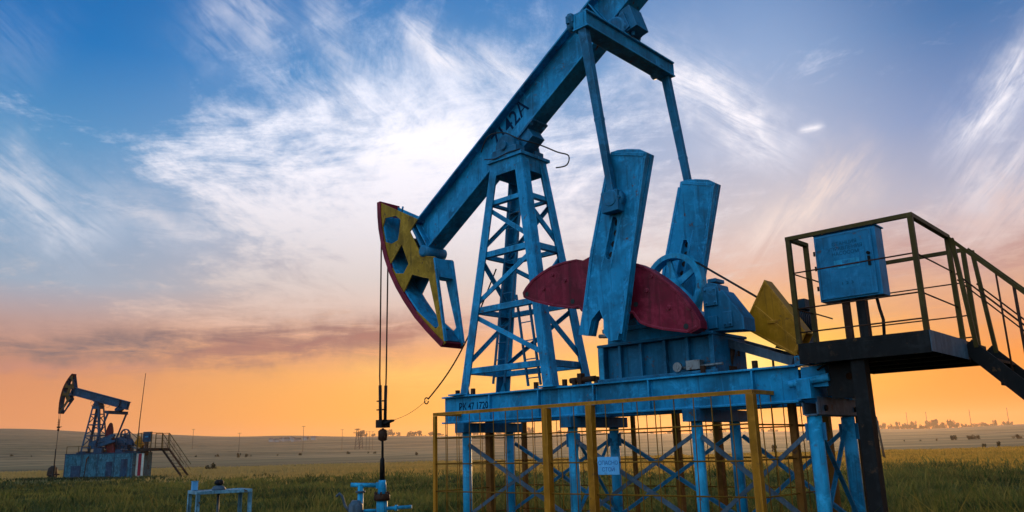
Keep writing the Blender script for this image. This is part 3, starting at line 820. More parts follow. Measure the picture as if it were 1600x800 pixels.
# ---- blue pipe-stand bench left of it
tp = at_depth(344, 765, 20.0)
TB = Frame(tp.x, tp.y, 0, R(34)); th = tp.z; BX, BY = .625, .425
PALE = paint('sun_bleached_blue_paint', (.14, .29, .38), .55, .7, .5, .3, spec=.2)
T = Thing('steel_bench', 'low pale blue steel bench with open legs standing in the grass', 'bench', TB)
b = MB(); b.box(-BX + .02, BX - .02, -BY + .02, BY - .02, th - .05, th - .015)
for (x0, x1, y0, y1) in ((-BX - .02, BX + .02, -BY - .02, -BY + .04), (-BX - .02, BX + .02, BY - .04, BY + .02), (-BX - .02, -BX + .04, -BY + .042, BY - .042), (BX - .04, BX + .02, -BY + .042, BY - .042)): b.box(x0, x1, y0, y1, th - .075, th)
T.part('top', b, PALE, bevel=.006)
for x in (-BX + .03, BX - .03):
    for y in (-BY + .01, BY - .01):
        b = MB(); b.box(x - .045, x + .045, y - .006, y + .006, .0, th - .077); b.box(x - .045 if x < 0 else x + .033, x - .033 if x < 0 else x + .045, y - .045, y + .045, .0, th - .077); T.part('leg', b, PALE)
T = Thing('pipe_valve', 'dark round valve head on a riser pipe in the middle of the blue bench', 'valve', TB, (0, 0, 0))
b = MB(); b.tube([(-.02, .05, 0), (-.02, .05, th - .055)], .03, 10); b.lathe([(.15, th - .018), (.17, th + .02), (.12, th + .08), (.06, th + .10)], (-.02, .05, 0), 'z', 16); T.part('riser', b, BLUEG)
b = MB(); b.lathe([(.05, th + .10), (.11, th + .13), (.11, th + .19), (.06, th + .23)], (-.02, .05, 0), 'z', 16); T.part('valve_head', b, DARK)
T = Thing('junction_box', 'small pale box standing on the left end of the blue bench', 'box', TB, (-.52, .32, th))
b = MB(); b.box(-.59, -.46, .24, .37, th + .003, th + .20); T.part('case', b, WHITE, bevel=.008)
b = MB(); b.box(-.60, -.45, .23, .38, th + .202, th + .215); T.part('lid', b, BLUEL)

# ================================================================== distant unit
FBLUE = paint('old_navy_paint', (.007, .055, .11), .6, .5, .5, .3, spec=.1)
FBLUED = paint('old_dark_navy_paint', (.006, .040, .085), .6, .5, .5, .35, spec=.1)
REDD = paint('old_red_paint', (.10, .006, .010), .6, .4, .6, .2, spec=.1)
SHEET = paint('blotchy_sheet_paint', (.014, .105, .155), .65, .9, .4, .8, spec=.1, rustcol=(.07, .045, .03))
gp = at_depth(170, 745, 77.0)
FAR = Frame(0, 0, BASE_H, R(-14))
_o = Matrix.Rotation(R(-14), 4, 'Z') @ Vector((1.9, 0, 0))
FAR = Frame(gp.x - _o.x, gp.y - _o.y, BASE_H - .15, R(-14))
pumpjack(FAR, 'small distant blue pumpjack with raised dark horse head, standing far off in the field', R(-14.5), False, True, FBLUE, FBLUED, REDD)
T = Thing('plinth_enclosure', 'blue sheet metal enclosure wall beneath the distant pumpjack', 'enclosure', FAR, (1.9, 0, GZ))
for k, (x0, x1, y0, y1) in enumerate(((-2.0, 5.4, -1.32, -1.27), (-2.0, 5.4, 1.27, 1.32), (-2.0, -1.95, -1.268, 1.268), (5.35, 5.4, -1.268, 1.268))):
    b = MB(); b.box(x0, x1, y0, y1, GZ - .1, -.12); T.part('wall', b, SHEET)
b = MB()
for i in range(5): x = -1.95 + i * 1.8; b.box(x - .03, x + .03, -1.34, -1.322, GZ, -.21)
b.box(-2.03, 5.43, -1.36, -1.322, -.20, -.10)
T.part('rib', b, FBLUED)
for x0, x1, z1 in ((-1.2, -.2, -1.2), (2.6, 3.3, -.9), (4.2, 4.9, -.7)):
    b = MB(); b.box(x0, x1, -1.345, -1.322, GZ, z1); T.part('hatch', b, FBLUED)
b = MB(); b.tube([(-1.9, -1.5, GZ + .4), (.5, -1.55, GZ + .45), (.6, -1.5, -.6), (.6, -1.2, -.3)], .07, 6); T.part('pipe', b, BROWN)
b = MB(); b.box(1.0, 1.9, -1.25, -.9, -.48, .35); b.box(3.4, 4.1, -1.25, -.8, -.48, .15); b.box(-.6, .1, -1.2, -.8, -.48, .1); T.split('equipment_box', b, FBLUED)
for x in (-1.9, -.6, .7): 
    b = MB(); b.tube([(x, -1.29, -.12), (x, -1.29, .55)], .03, 5); T.part('rail_post', b, OLIVE)
b = MB(); b.tube([(-1.9, -1.29, .55), (.7, -1.29, .55)], .03, 5); T.part('hand_rail', b, OLIVE)
b = MB(); b.box(-1.9, 5.3, -1.26, 1.26, -.55, -.49); T.part('deck', b, BLUED)
platform(FAR, 'distant dark service platform with stairs at the tail of the far pumpjack', False)
cabinet(FAR, 'distant blue control cabinet on the far pumpjack platform', FBLUE)
T = Thing('marker_post', 'white and red painted panel standing below the distant platform', 'panel', FAR, (5.9, -1.0, GZ))
b = MB(); b.box(5.55, 6.35, -1.02, -.96, GZ - .05, -.25); pn = T.part('board', b, CREAM)
b = MB(); b.box(5.78, 6.12, -1.03, -1.021, GZ + .5, -.26); T.part('red_band', b, RED, pn)
b = MB(); b.box(5.95, 6.02, -.958, -.9, GZ - .05, -.3); T.part('stake', b, DARK)
T = Thing('radio_mast', 'tall thin radio mast beside the distant pumpjack', 'mast', FAR, (5.2, -.6, GZ))
b = MB(); b.tube([(5.2, -.6, GZ), (5.25, -.6, 2.6), (5.48, -.6, 7.1)], .06, 6, r2=.025); T.part('pole', b, BROWN)
wf = FAR.m @ Vector((-4.35, 0, GZ))
T = Thing('wellhead', 'small dark wellhead under the distant horse head', 'wellhead', Frame(wf.x, wf.y, 0, 0))
b = MB(); b.lathe([(.25, -.1), (.25, .35), (.12, .5), (.12, 1.3), (.06, 1.5)], (0, 0, 0), 'z', 10); b.tube([(-.6, 0, .6), (.6, 0, .6)], .08, 6); b.tube([(.3, 0, .6), (.3, 0, -.1)], .08, 6); T.part('body', b, DARK)
wf = at_depth(82, 739, 92.0)
T = Thing('round_tank', 'dark round tank with a thin stack behind the distant wellhead', 'tank', Frame(wf.x, wf.y, 0, 0))
b = MB(); b.lathe([(.3, -.2), (.5, .1), (.55, .6), (.48, 1.1), (.2, 1.35)], (0, 0, 0), 'z', 16); T.part('vessel', b, DARK)
b = MB(); b.tube([(.1, 0, 1.2), (.1, 0, 3.2)], .06, 6); T.part('stack', b, DARK)

# ================================================================== land
def zpt(px, d):
    """ground point at depth d in the direction of a picture column"""
    v = px_dir(px, 705); x = v.x / v.y * d
    return Vector((x, d, float(terrain(np.array(x), np.array(d)))))


_c = MAIN.m @ Vector((2, 0, GZ)); _f = FAR.m @ Vector((2, 0, GZ)); _g = FAR.m @ Vector((-4.3, 0, GZ))
PADS = ((_c.x, _c.y, 5.5), (wp.x, wp.y, 1.9), (_f.x, _f.y, 6.5), (_g.x, _g.y, 2.5))


def ground():
    az = np.concatenate([np.linspace(-math.pi, -.95, 40, endpoint=False), np.linspace(-.95, .95, 240), np.linspace(.95, math.pi, 41)[1:-1]])
    rr = np.concatenate([[.5], np.geomspace(2.5, 2600, 220)])
    A, RR = np.meshgrid(az, rr); X = RR * np.sin(A); Y = RR * np.cos(A); Z = terrain(X, Y)
    na, nr = len(az), len(rr)
    v = np.stack([X, Y, Z], -1).reshape(-1, 3)
    i, j = np.meshgrid(np.arange(nr - 1), np.arange(na), indexing='ij'); j2 = (j + 1) % na
    f = np.stack([i * na + j, i * na + j2, (i + 1) * na + j2, (i + 1) * na + j], -1).reshape(-1, 4)
    v = np.vstack([v, [0, 0, float(terrain(np.array(0.), np.array(0.)))]]); c = len(v) - 1
    tri = [(c, int((k + 1) % na), int(k)) for k in range(na)]
    me = bpy.data.meshes.new('ground'); me.from_pydata(v.tolist(), [], [tuple(q[::-1]) for q in f.tolist()] + [t[::-1] for t in tri]); me.update()
    bm = bmesh.new(); bm.from_mesh(me); bmesh.ops.recalc_face_normals(bm, faces=bm.faces)
    if sum(q.normal.z for q in list(bm.faces)[:50]) < 0: bmesh.ops.reverse_faces(bm, faces=bm.faces)
    bm.to_mesh(me); bm.free()
    for p in me.polygons: p.use_smooth = True
    o = bpy.data.objects.new('ground', me); COL.objects.link(o); o['kind'] = 'structure'
    m, nt, b = new_mat('land'); N = NT(nt)
    P = N.n('ShaderNodeNewGeometry').outputs['Position']; s = N.sep(P)
    wob = N.noise(P, .05, 4, .6)
    # distance across the picture, tilted so that the boundaries run the way the field edges do
    e = N.math('ADD', N.math('ADD', s[1], N.math('MULTIPLY', s[0], .42)), N.math('MULTIPLY', N.math('SUBTRACT', wob, .5), 16))
    fine = N.noise(P, 1.6, 6, .7)
    patch = N.noise(N.mapping(P, (.06, .13, 1)), 1.0, 5, .6)
    grass = N.mix(N.step(fine, .3, .75), (.030, .048, .012, 1), (.10, .10, .028, 1))
    soil = N.math('MULTIPLY', N.step(N.noise(N.mapping(P, (.12, .3, 1), (0, 0, R(20))), 1.0, 5, .65), .57, .63), .8)
    grass = N.mix(N.math('MULTIPLY', N.step(patch, .46, .60), .8), grass, (.13, .11, .034, 1))
    strip = N.noise(N.mapping(P, (.010, .16, 1), (0, 0, R(-22))), 1.0, 5, .65)
    gold = N.mix(N.step(strip, .35, .62), (.22, .13, .022, 1), (.46, .27, .05, 1))
    for cx_, cy_, r_ in PADS:
        dd = N.math('SQRT', N.math('ADD', N.math('POWER', N.math('SUBTRACT', s[0], cx_), 2.0), N.math('POWER', N.math('SUBTRACT', s[1], cy_), 2.0)))
        dd = N.math('ADD', dd, N.math('MULTIPLY', N.math('SUBTRACT', fine, .5), r_ * .9))
        soil = N.math('MAXIMUM', soil, N.math('MULTIPLY', N.step(dd, r_ * 1.15, r_ * .7), .85))
    grass = N.mix(soil, grass, (.10, .072, .045, 1))
    gold = N.mix(N.step(s[0], 15, -35), gold, N.mix(N.step(strip, .35, .62), (.15, .13, .055, 1), (.27, .215, .10, 1)))
    c = N.mix(N.step(e, 62, 74), grass, gold)
    farn = N.noise(N.mapping(P, (.0022, .014, 1), (0, 0, R(-5))), 1.0, 5, .6)
    fields = N.ramp(farn, [(.30, (.04, .04, .024)), (.40, (.17, .13, .065)), (.45, (.05, .05, .03)), (.50, (.20, .135, .07)), (.56, (.32, .21, .10)), (.61, (.07, .06, .035)), (.7, (.24, .16, .085))])
    vor = N.n('ShaderNodeTexVoronoi', feature='F1'); N.put(vor.inputs['Vector'], N.mapping(P, (.0022, .006, 1))); vor.inputs['Scale'].default_value = 1
    fields = N.mix(.35, fields, N.ramp(N.sep(vor.outputs['Color'])[0], [(0, (.06, .075, .04)), (.5, (.15, .13, .07)), (1, (.26, .20, .11))]))
    bush = N.math('MULTIPLY', N.step(N.noise(N.mapping(P, (.05, .05, 1)), 1.0, 4, .6), .6, .68), N.step(N.noise(N.mapping(P, (.0025, .016, 1)), 1.0, 3, .5), .46, .54))
    fields = N.mix(bush, fields, (.018, .024, .012, 1))
    e2 = N.math('ADD', N.math('ADD', s[1], N.math('MULTIPLY', s[0], .12)), N.math('MULTIPLY', N.math('SUBTRACT', wob, .5), 26))
    c = N.mix(N.step(e2, 130, 142), c, fields)
    N.put(b.inputs['Base Color'], c); b.inputs['Roughness'].default_value = 1; b.inputs['Specular IOR Level'].default_value = .05
    bp = N.n('ShaderNodeBump'); bp.inputs['Strength'].default_value = .6; bp.inputs['Distance'].default_value = .25; N.put(bp.inputs['Height'], fine); N.put(b.inputs['Normal'], bp.outputs[0])
    me.materials.append(m)


ground()


def leaf_mat(name, c0, c1, c2=None, sc=(.35, .35), trans=.25, left=False):
    m, nt, b = new_mat(name); N = NT(nt)
    P = N.n('ShaderNodeNewGeometry').outputs['Position']; rnd = N.n('ShaderNodeNewGeometry').outputs['Random Per Island']
    c = N.mix(N.step(N.noise(N.mapping(P, (sc[0], sc[1], .3)), 1.0, 5, .62), .40, .62), (*c0, 1), (*c1, 1))
    c = N.mix(N.math('MULTIPLY', rnd, .55), c, (*(c2 or c1), 1))
    if left:
        sx_ = N.sep(P)[0]; c = N.mix(N.step(sx_, 15, -35), c, N.mix(N.noise(P, .3, 3, .6), (.16, .14, .05, 1), (.30, .235, .10, 1)))
    N.put(b.inputs['Base Color'], c); b.inputs['Roughness'].default_value = .8; b.inputs['Specular IOR Level'].default_value = .1
    tr = N.n('ShaderNodeBsdfTranslucent'); N.put(tr.inputs[0], c)
    mx = N.n('ShaderNodeMixShader'); mx.inputs[0].default_value = trans
    nt.links.new(b.outputs[0], mx.inputs[1]); nt.links.new(tr.outputs[0], mx.inputs[2])
    nt.links.new(mx.outputs[0], nt.nodes['Material Output'].inputs[0])
    return m


def blades(name, x, y, h, w, mat, label_kind='stuff', lean=.35, n_per=4):
    """one mesh of many grass blades: each blade two crossing thin triangles with a bend"""
    n = len(x) * n_per
    bx = np.repeat(x, n_per) + rng.normal(0, .10, n) * np.repeat(w / .03, n_per); by = np.repeat(y, n_per) + rng.normal(0, .10, n) * np.repeat(w / .03, n_per)
    bz = terrain(bx, by) - .02
    H = np.repeat(h, n_per) * rng.uniform(.55, 1.15, n); W = np.repeat(w, n_per) * rng.uniform(.6, 1.3, n)
    a = rng.uniform(-.9, .9, n); dx, dy = np.cos(a) * W, np.sin(a) * W
    lx, ly = rng.normal(0, lean, n) * H, rng.normal(0, lean, n) * H
    v = np.empty((n, 5, 3))
    v[:, 0] = np.stack([bx - dx, by - dy, bz], -1); v[:, 1] = np.stack([bx + dx, by + dy, bz], -1)
    v[:, 2] = np.stack([bx - dx * .7 + lx * .35, by - dy * .7 + ly * .35, bz + H * .55], -1); v[:, 3] = np.stack([bx + dx * .7 + lx * .35, by + dy * .7 + ly * .35, bz + H * .55], -1)
    v[:, 4] = np.stack([bx + lx, by + ly, bz + H], -1)
    me = bpy.data.meshes.new(name); me.vertices.add(n * 5); me.vertices.foreach_set('co', v.ravel())
    k = np.arange(n) * 5
    loops = np.stack([k, k + 1, k + 3, k + 2, k + 2, k + 3, k + 4], -1).ravel()
    me.loops.add(n * 7); me.loops.foreach_set('vertex_index', loops.astype(np.int32))
    st = np.stack([np.arange(n) * 7, np.arange(n) * 7 + 4], -1).ravel(); tot = np.tile([4, 3], n)
    me.polygons.add(n * 2); me.polygons.foreach_set('loop_start', st.astype(np.int32)); me.polygons.foreach_set('loop_total', tot.astype(np.int32))
    me.update(calc_edges=True); me.validate()
    me.materials.append(mat)
    o = bpy.data.objects.new(name, me); COL.objects.link(o); o['kind'] = label_kind
    return o


def scatter(n, d0, d1, p=1.0):
    d = d0 * (d1 / d0) ** (rng.uniform(0, 1, n) ** p); t = rng.uniform(-.86, .86, n)
    return t * d, d


GRASS = leaf_mat('meadow_blades', (.011, .038, .009), (.095, .115, .026), (.19, .15, .045), sc=(.07, .22), trans=.4)
GOLD = leaf_mat('ripe_field_blades', (.17, .13, .022), (.46, .25, .04), (.52, .30, .06), sc=(.03, .2), trans=.45, left=True)
x, y = scatter(120000, 6, 112)
pn = np.sin(x * .21 + y * .05) * np.sin(y * .13 + x * .04) + .5 * np.sin(x * .6 + 2) * np.sin(y * .33)
h = ((.22 + .09 * pn + .12 * rng.uniform(0, 1, len(x))) * (1 - .55 * np.clip((y - 25) / 55, 0, 1))).clip(.05, .6); w = (.007 + y * .00065)
ok = (y + .42 * x) < 67 + rng.normal(0, 9, len(x))
for cx_, cy_, r_ in PADS: ok &= np.hypot(x - cx_, y - cy_) > r_ * rng.uniform(.55, 1.05, len(x))
clump = np.sin(x * .9 + 1.3 * np.sin(y * .4)) * np.sin(y * .7 + x * .3)
h *= np.where(clump > .45, 1.55, 1.0) * np.where(clump < -.5, .6, 1.0)
tall = (rng.uniform(0, 1, len(x)) < .05); h[tall] *= 1.8
o = blades('meadow_grass', x[ok], y[ok], h[ok], w[ok], GRASS); tag(o, 'dark green meadow grass growing over the foreground', 'grass', kind='stuff')
x, y = scatter(60000, 42, 190)
e = y + .42 * x
ok = (e > 62 + rng.normal(0, 8, len(x))) & (y + .12 * x < 138)
o = blades('ripe_field', x[ok], y[ok], .22 + .15 * rng.uniform(0, 1, ok.sum()), .015 + y[ok] * .0007, GOLD, n_per=3, lean=.25); tag(o, 'golden strip of ripe field beyond the green meadow', 'field', kind='stuff')
x, y = scatter(2600, 18, 90)
pn = np.sin(x * .17 + 1) * np.sin(y * .16 + x * .05)
ok = (pn > .2) & ((y + .42 * x) < 62)
WEED = leaf_mat('weed_blades', (.012, .028, .012), (.04, .06, .022), (.07, .08, .03), sc=(.1, .1))
xs = rng.uniform(-6, 9, 500); ys = rng.normal(-2.2, .7, 500); cz_, sz_ = math.cos(FAR.rz), math.sin(FAR.rz)
x = np.concatenate([x[ok], FAR.o.x + xs * cz_ - ys * sz_]); y = np.concatenate([y[ok], FAR.o.y + xs * sz_ + ys * cz_]); ok = np.ones(len(x), bool)
o = blades('tall_weeds', x[ok], y[ok], .22 + .22 * rng.uniform(0, 1, ok.sum()), .016 + y[ok] * .0008, WEED, n_per=9, lean=.45); tag(o, 'clumps of darker tall weeds in the meadow', 'weeds', kind='stuff')


# ---- trees and bushes far off
def crown_mesh(seed, tall, mat):
    r = np.random.default_rng(seed); n = 620
    k = r.integers(0, 9, n); cc = np.stack([r.normal(0, .42, 9), r.normal(0, .42, 9), (r.uniform(.25, .85, 9))], -1); cr = r.uniform(.22, .42, 9)
    d = r.normal(0, 1, (n, 3)); d /= np.linalg.norm(d, axis=1)[:, None]
    p = cc[k] + d * cr[k][:, None] * r.uniform(.5, 1.05, n)[:, None]; p[:, 2] = p[:, 2].clip(.12, 1.15)
    p[:, :2] *= (.55 if tall else 1.0)
    verts, faces = [], []
    for i in range(n):
        a = Vector(r.normal(0, 1, 3)).normalized(); b_ = a.orthogonal().normalized(); s_ = r.uniform(.05, .11); q = Vector(p[i])
        j = len(verts); verts += [q + a * s_, q + b_ * s_ * .7, q - a * s_, q - b_ * s_ * .7]; faces.append((j, j + 1, j + 2, j + 3))
    me = bpy.data.meshes.new('crown'); me.from_pydata([tuple(v) for v in verts], [], faces); me.materials.append(mat); return me


TREE = leaf_mat('far_leaves', (.014, .020, .009), (.03, .038, .015), sc=(.2, .2), trans=.15)
crowns = [crown_mesh(i, i % 2 == 0, TREE) for i in range(6)]
tb = MB(); tb.tube([(0, 0, -.05), (.01, 0, .3), (-.01, .01, .75)], .035, 6, r2=.012)
for k in range(4): tb.tube([(0, 0, .28 + k * .1), (.22 * math.cos(k * 1.7), .22 * math.sin(k * 1.7), .5 + k * .1)], .014, 5, r2=.005)
tob = tb.build('trunk', TIMBER); trunk_me = tob.data; bpy.data.objects.remove(tob)


def tree(px, d, h, w, name, label, cat, group, k, trunk=True):
    g = zpt(px, d); e = bpy.data.objects.new(name, None); COL.objects.link(e); e.location = g; e.scale = (w, w, h); e.rotation_euler.z = k * 1.3; tag(e, label, cat, group)
    if trunk:
        t = bpy.data.objects.new('trunk', trunk_me); COL.objects.link(t); t.parent = e
    c = bpy.data.objects.new('crown', crowns[k % 6]); COL.objects.link(c); c.parent = e
    if not trunk: c.location.z = -.14


k = 0
for px, ph in ((1368, 9), (1376, 6), (1387, 10), (1396, 9), (1408, 12), (1415, 9), (1421, 10), (1427, 9), (1433, 13), (1446, 8), (1454, 14), (1463, 17), (1470, 8), (1480, 11), (1490, 14), (1499, 13), (1562, 10)):
    d = 1450 + 60 * math.sin(k * 2.1); tree(px, d, ph * d / FPX * .85, ph * d / FPX * .55, 'far_tree', 'taller dark tree standing above the low belt on the right-hand ridge', 'tree', 'taller trees on the right-hand ridge', k); k += 1
for px in (565, 583, 607, 622, 640, 656, 690, 741, 779, 830, 1005, 1055, 1125, 1210):
    d = 1500 + 90 * math.sin(k * 1.7); tree(px, d, (7 + 3 * math.sin(k * 2.7)) * d / FPX, 8 * d / FPX, 'far_tree', 'low hazy tree of the belt behind the trestle on the middle ridge', 'tree', 'tree belt on the middle ridge', k); k += 1
for n_ in range(34):
    px = 1372 + n_ * 6.6 + 3 * math.sin(n_ * 5.1); d = 1560 + 90 * math.sin(n_ * 1.9); ph = 4.5 + 2.2 * math.sin(n_ * 3.7)
    tree(px, d, ph * d / FPX, ph * 1.3 * d / FPX, 'far_tree', 'low hazy tree of the belt along the right-hand ridge', 'tree', 'tree belt on the right-hand ridge', k); k += 1
for n_ in range(40):
    px = 560 + n_ * 17 + 6 * math.sin(n_ * 4.3); d = 1600 + 80 * math.sin(n_ * 2.3); ph = 4.0 + 2.0 * math.sin(n_ * 2.9)
    tree(px, d, ph * d / FPX, ph * 1.5 * d / FPX, 'far_tree', 'low hazy tree of the belt behind the trestle on the middle ridge', 'tree', 'tree belt on the middle ridge', k); k += 1
BL = [(339, 330, 4.0, 'bush'), (373, 300, 5.5, 'b'), (384, 300, 5.0, 'b'), (651, 250, 3.6, 'b'), (470, 320, 3.4, 'b'), (434, 320, 2.2, 'b'), (545, 340, 4, 'b'), (575, 340, 3, 'b'), (585, 330, 3.3, 'b'), (1466, 300, 3.0, 'b'), (1493, 310, 6.5, 'b'), (1516, 300, 5.5, 'b'), (1523, 310, 6.0, 'b'), (1532, 305, 5.0, 'b'), (1598, 280, 6.0, 'b'), (1415, 300, 2.3, 'b'), (1440, 300, 2.0, 'b'), (1375, 320, 2.5, 'b'), (306, 330, 2.4, 'b'), (262, 340, 2.6, 'b'), (20, 340, 3, 'b'), (50, 330, 2.4, 'b')]
for px, d, h, _ in BL:
    tree(px, d, h * .30, h * .26, 'far_bush', 'small dark bush standing alone in the hazy fields below the ridge', 'bush', 'bushes scattered over the far fields', k, False); k += 1
for px, d, h in ((1539, 150, .7), (1563, 140, 1.0), (330, 118, 1.2), (1210, 160, 1.3)):
    tree(px, d, h, h * .8, 'thorn_bush', 'low dark thorny bush at the edge of the golden field', 'bush', 'low bushes in the golden field', k, False); k += 1


# ---- poles, pylons, village
def pole(px, d, h, label, group=None, arms=1, r=.13):
    g = zpt(px, d); T = Thing('power_pole', label, 'pole', Frame(g.x, g.y, g.z, 0), group=group)
    b = MB(); b.tube([(0, 0, -.3), (.02 * h * .3, 0, h)], r, 7, r2=r * .75); T.part('mast', b, TIMBER)
    b = MB()
    for i in range(arms): b.box(-.9, .9, -.06, .06, h - .35 - i * .8, h - .22 - i * .8)
    for x in (-.8, 0, .8): b.tube([(x, 0, h - .22), (x, 0, h + .02)], .05, 5)
    T.part('crossarm', b, TIMBER); return T


T = Thing('utility_pole', 'weathered wooden pole with a small lamp bracket at the edge of the golden field', 'pole', Frame(*zpt(1381, 76), 0))
b = MB(); b.tube([(0, 0, -.3), (-.30, 0, 3.85)], .12, 8, r2=.09); T.part('mast', b, TIMBER)
b = MB(); b.tube([(-.29, 0, 3.75), (-.36, 0, 4.05), (-.48, 0, 4.08), (-.54, 0, 3.95)], .045, 6); b.box(-.40, -.16, -.06, .06, 3.1, 3.5); T.part('bracket', b, DARK)
for px, d, h in ((473, 420, 13), (373, 430, 10), (534, 480, 12), (572, 500, 11), (577, 500, 11), (582, 505, 11), (300, 500, 12)):
    pole(px, d, h, 'slim wooden power pole in the hazy middle distance', 'power poles over the far fields')
for px in (1424, 1455, 1524, 1584):
    pole(px, 1300, 27, 'tiny hazy power pole on the right-hand ridge line', 'power poles on the right ridge', r=.5)


def pylon(px, d, h, label):
    g = zpt(px, d); T = Thing('lattice_pylon', label, 'pylon', Frame(g.x, g.y, g.z, R(15)), group='lattice pylons')
    b = MB(); w = h * .11
    for sx in (-1, 1):
        for sy in (-1, 1): b.bar((sx * w, sy * w, -.3), (sx * w * .25, sy * w * .25, h), .22, .22)
    for i in range(6):
        z0, z1 = h * i / 6, h * (i + 1) / 6; a0, a1 = w * (1 - .75 * i / 6), w * (1 - .75 * (i + 1) / 6)
        for s_ in (-1, 1): b.bar((-a0, s_ * a0, z0), (a1, s_ * a1, z1), .12, .12); b.bar((s_ * a0, a0, z0), (s_ * a1, -a1, z1), .12, .12)
    T.part('tower', b, TIMBER)
    b = MB(); b.box(-h * .2, h * .2, -.12, .12, h * .78, h * .81); b.box(-h * .14, h * .14, -.12, .12, h * .95, h * .98); T.part('crossarm', b, TIMBER)


pylon(558, 520, 13, 'grey lattice pylon standing left of the polished rod'); pylon(564, 560, 11, 'second lattice pylon just behind the one left of the polished rod')
k = 0
for px, dd, w_, h_ in ((424, 850, 5, 4), (432, 820, 4, 3.5), (439, 860, 5, 4), (446, 830, 6, 4), (462, 800, 8, 3.5), (455, 870, 5, 4), (477, 850, 4, 4), (490, 870, 4, 4)):
    g = zpt(px, dd); T = Thing('village_house', 'tiny pale house among the hazy village on the left slope', 'house', Frame(g.x, g.y, g.z, .2 * k), group='village houses on the slope')
    b = MB(); b.box(-w_ / 2, w_ / 2, -2.5, 2.5, -2, h_ * .6); T.part('wall', b, WALLW)
    b = MB(); b.prism([(-w_ / 2 - .4, h_ * .6 + .02), (w_ / 2 + .4, h_ * .6 + .02), (w_ / 2 - 1, h_), (-w_ / 2 + 1, h_)], -2.8, 2.8); T.part('roof', b, ROOFG); k += 1

# ================================================================== air
HAZE = .00016
b = MB(); b.box(-2650, 2650, -2650, 2650, -6, 78)
m = bpy.data.materials.new('air'); m.use_nodes = True; nt = m.node_tree; nt.nodes.clear()
out = nt.nodes.new('ShaderNodeOutputMaterial'); pv = nt.nodes.new('ShaderNodeVolumePrincipled')
pv.inputs['Color'].default_value = (.94, .70, .54, 1); pv.inputs['Density'].default_value = HAZE; pv.inputs['Anisotropy'].default_value = .55
nt.links.new(pv.outputs[0], out.inputs['Volume'])
o = b.build('haze', m); tag(o, 'thin evening haze over the land', 'haze', kind='stuff')

# ================================================================== sky
SUN_AZ, SUN_EL = R(15.5), R(5.5)
w = bpy.data.worlds.new('World'); SC.world = w; w.use_nodes = True
nt = w.node_tree; nt.nodes.clear(); N = NT(nt)
out = nt.nodes.new('ShaderNodeOutputWorld'); bg = nt.nodes.new('ShaderNodeBackground'); nt.links.new(bg.outputs[0], out.inputs[0])
D = N.vmath('NORMALIZE', N.n('ShaderNodeTexCoord').outputs['Generated']); d = N.sep(D)
az = N.math('ARCTAN2', d[0], d[1]); el = N.math('ARCSINE', d[2])
eld = N.math('MULTIPLY', el, 180 / math.pi); azd = N.math('MULTIPLY', az, 180 / math.pi)
e01 = N.math('DIVIDE', eld, 60.0, clamp=True)
q = lambda deg: deg / 60
left = N.ramp(e01, [(0, S(228, 148, 106)), (q(2.5), S(224, 146, 98)), (q(5.5), S(216, 146, 106)), (q(8.5), S(190, 160, 150)), (q(11), S(156, 176, 192)), (q(15), S(124, 166, 198)), (q(20), S(84, 150, 196)), (q(26), S(16, 118, 186)), (q(33), S(0, 98, 168)), (q(60), S(14, 70, 138))])
mid = N.ramp(e01, [(0, S(252, 154, 62)), (q(2.5), S(254, 172, 66)), (q(5.5), S(253, 184, 96)), (q(8), S(238, 178, 124)), (q(11), S(212, 188, 172)), (q(15), S(192, 196, 206)), (q(20), S(150, 182, 216)), (q(26), S(92, 154, 204)), (q(33), S(48, 124, 188)), (q(60), S(24, 78, 150))])
right = N.ramp(e01, [(0, S(250, 138, 40)), (q(2.5), S(252, 134, 8)), (q(6), S(250, 146, 36)), (q(9), S(238, 172, 120)), (q(12), S(218, 182, 164)), (q(15), S(204, 198, 198)), (q(20), S(174, 189, 211)), (q(26), S(144, 175, 211)), (q(33), S(84, 136, 190)), (q(60), S(22, 70, 138))])
rim = N.ramp(e01, [(0, S(246, 138, 50)), (q(2.5), S(246, 136, 24)), (q(6), S(236, 146, 66)), (q(9), S(222, 172, 136)), (q(12), S(200, 180, 176)), (q(15), S(172, 180, 198)), (q(20), S(122, 152, 194)), (q(26), S(64, 120, 174)), (q(33), S(22, 86, 148)), (q(60), S(22, 70, 138))])
base = N.mix(N.step(azd, -34, -6), left, mid); base = N.mix(N.step(azd, -2, 18), base, right); base = N.mix(N.step(azd, 18, 33), base, rim)
# projected cloud plane
zc = N.math('ADD', d[2], .06); U = N.math('DIVIDE', d[0], zc); V = N.math('DIVIDE', d[1], zc); PL = N.comb(U, V, 0)
warp = N.n('ShaderNodeTexNoise'); N.put(warp.inputs['Vector'], PL); warp.inputs['Scale'].default_value = .55; warp.inputs['Detail'].default_value = 3
PW = N.vmath('ADD', PL, N.vmath('SCALE', N.vmath('SUBTRACT', warp.outputs['Color'], (.5, .5, .5))))
PW.node.inputs[1].links[0].from_node.inputs[3].default_value = 1.3
veil = N.noise(rotscale(N, PW, -6, (.85, .42, 1)), 1.2, 8, .66, .3)
wisp = N.noise(rotscale(N, PW, -6, (2.3, .5, 1)), 1.5, 8, .66, .4)
rip = N.noise(rotscale(N, PW, 12, (1.2, 2.6, 1)), 2.4, 7, .70, .5)
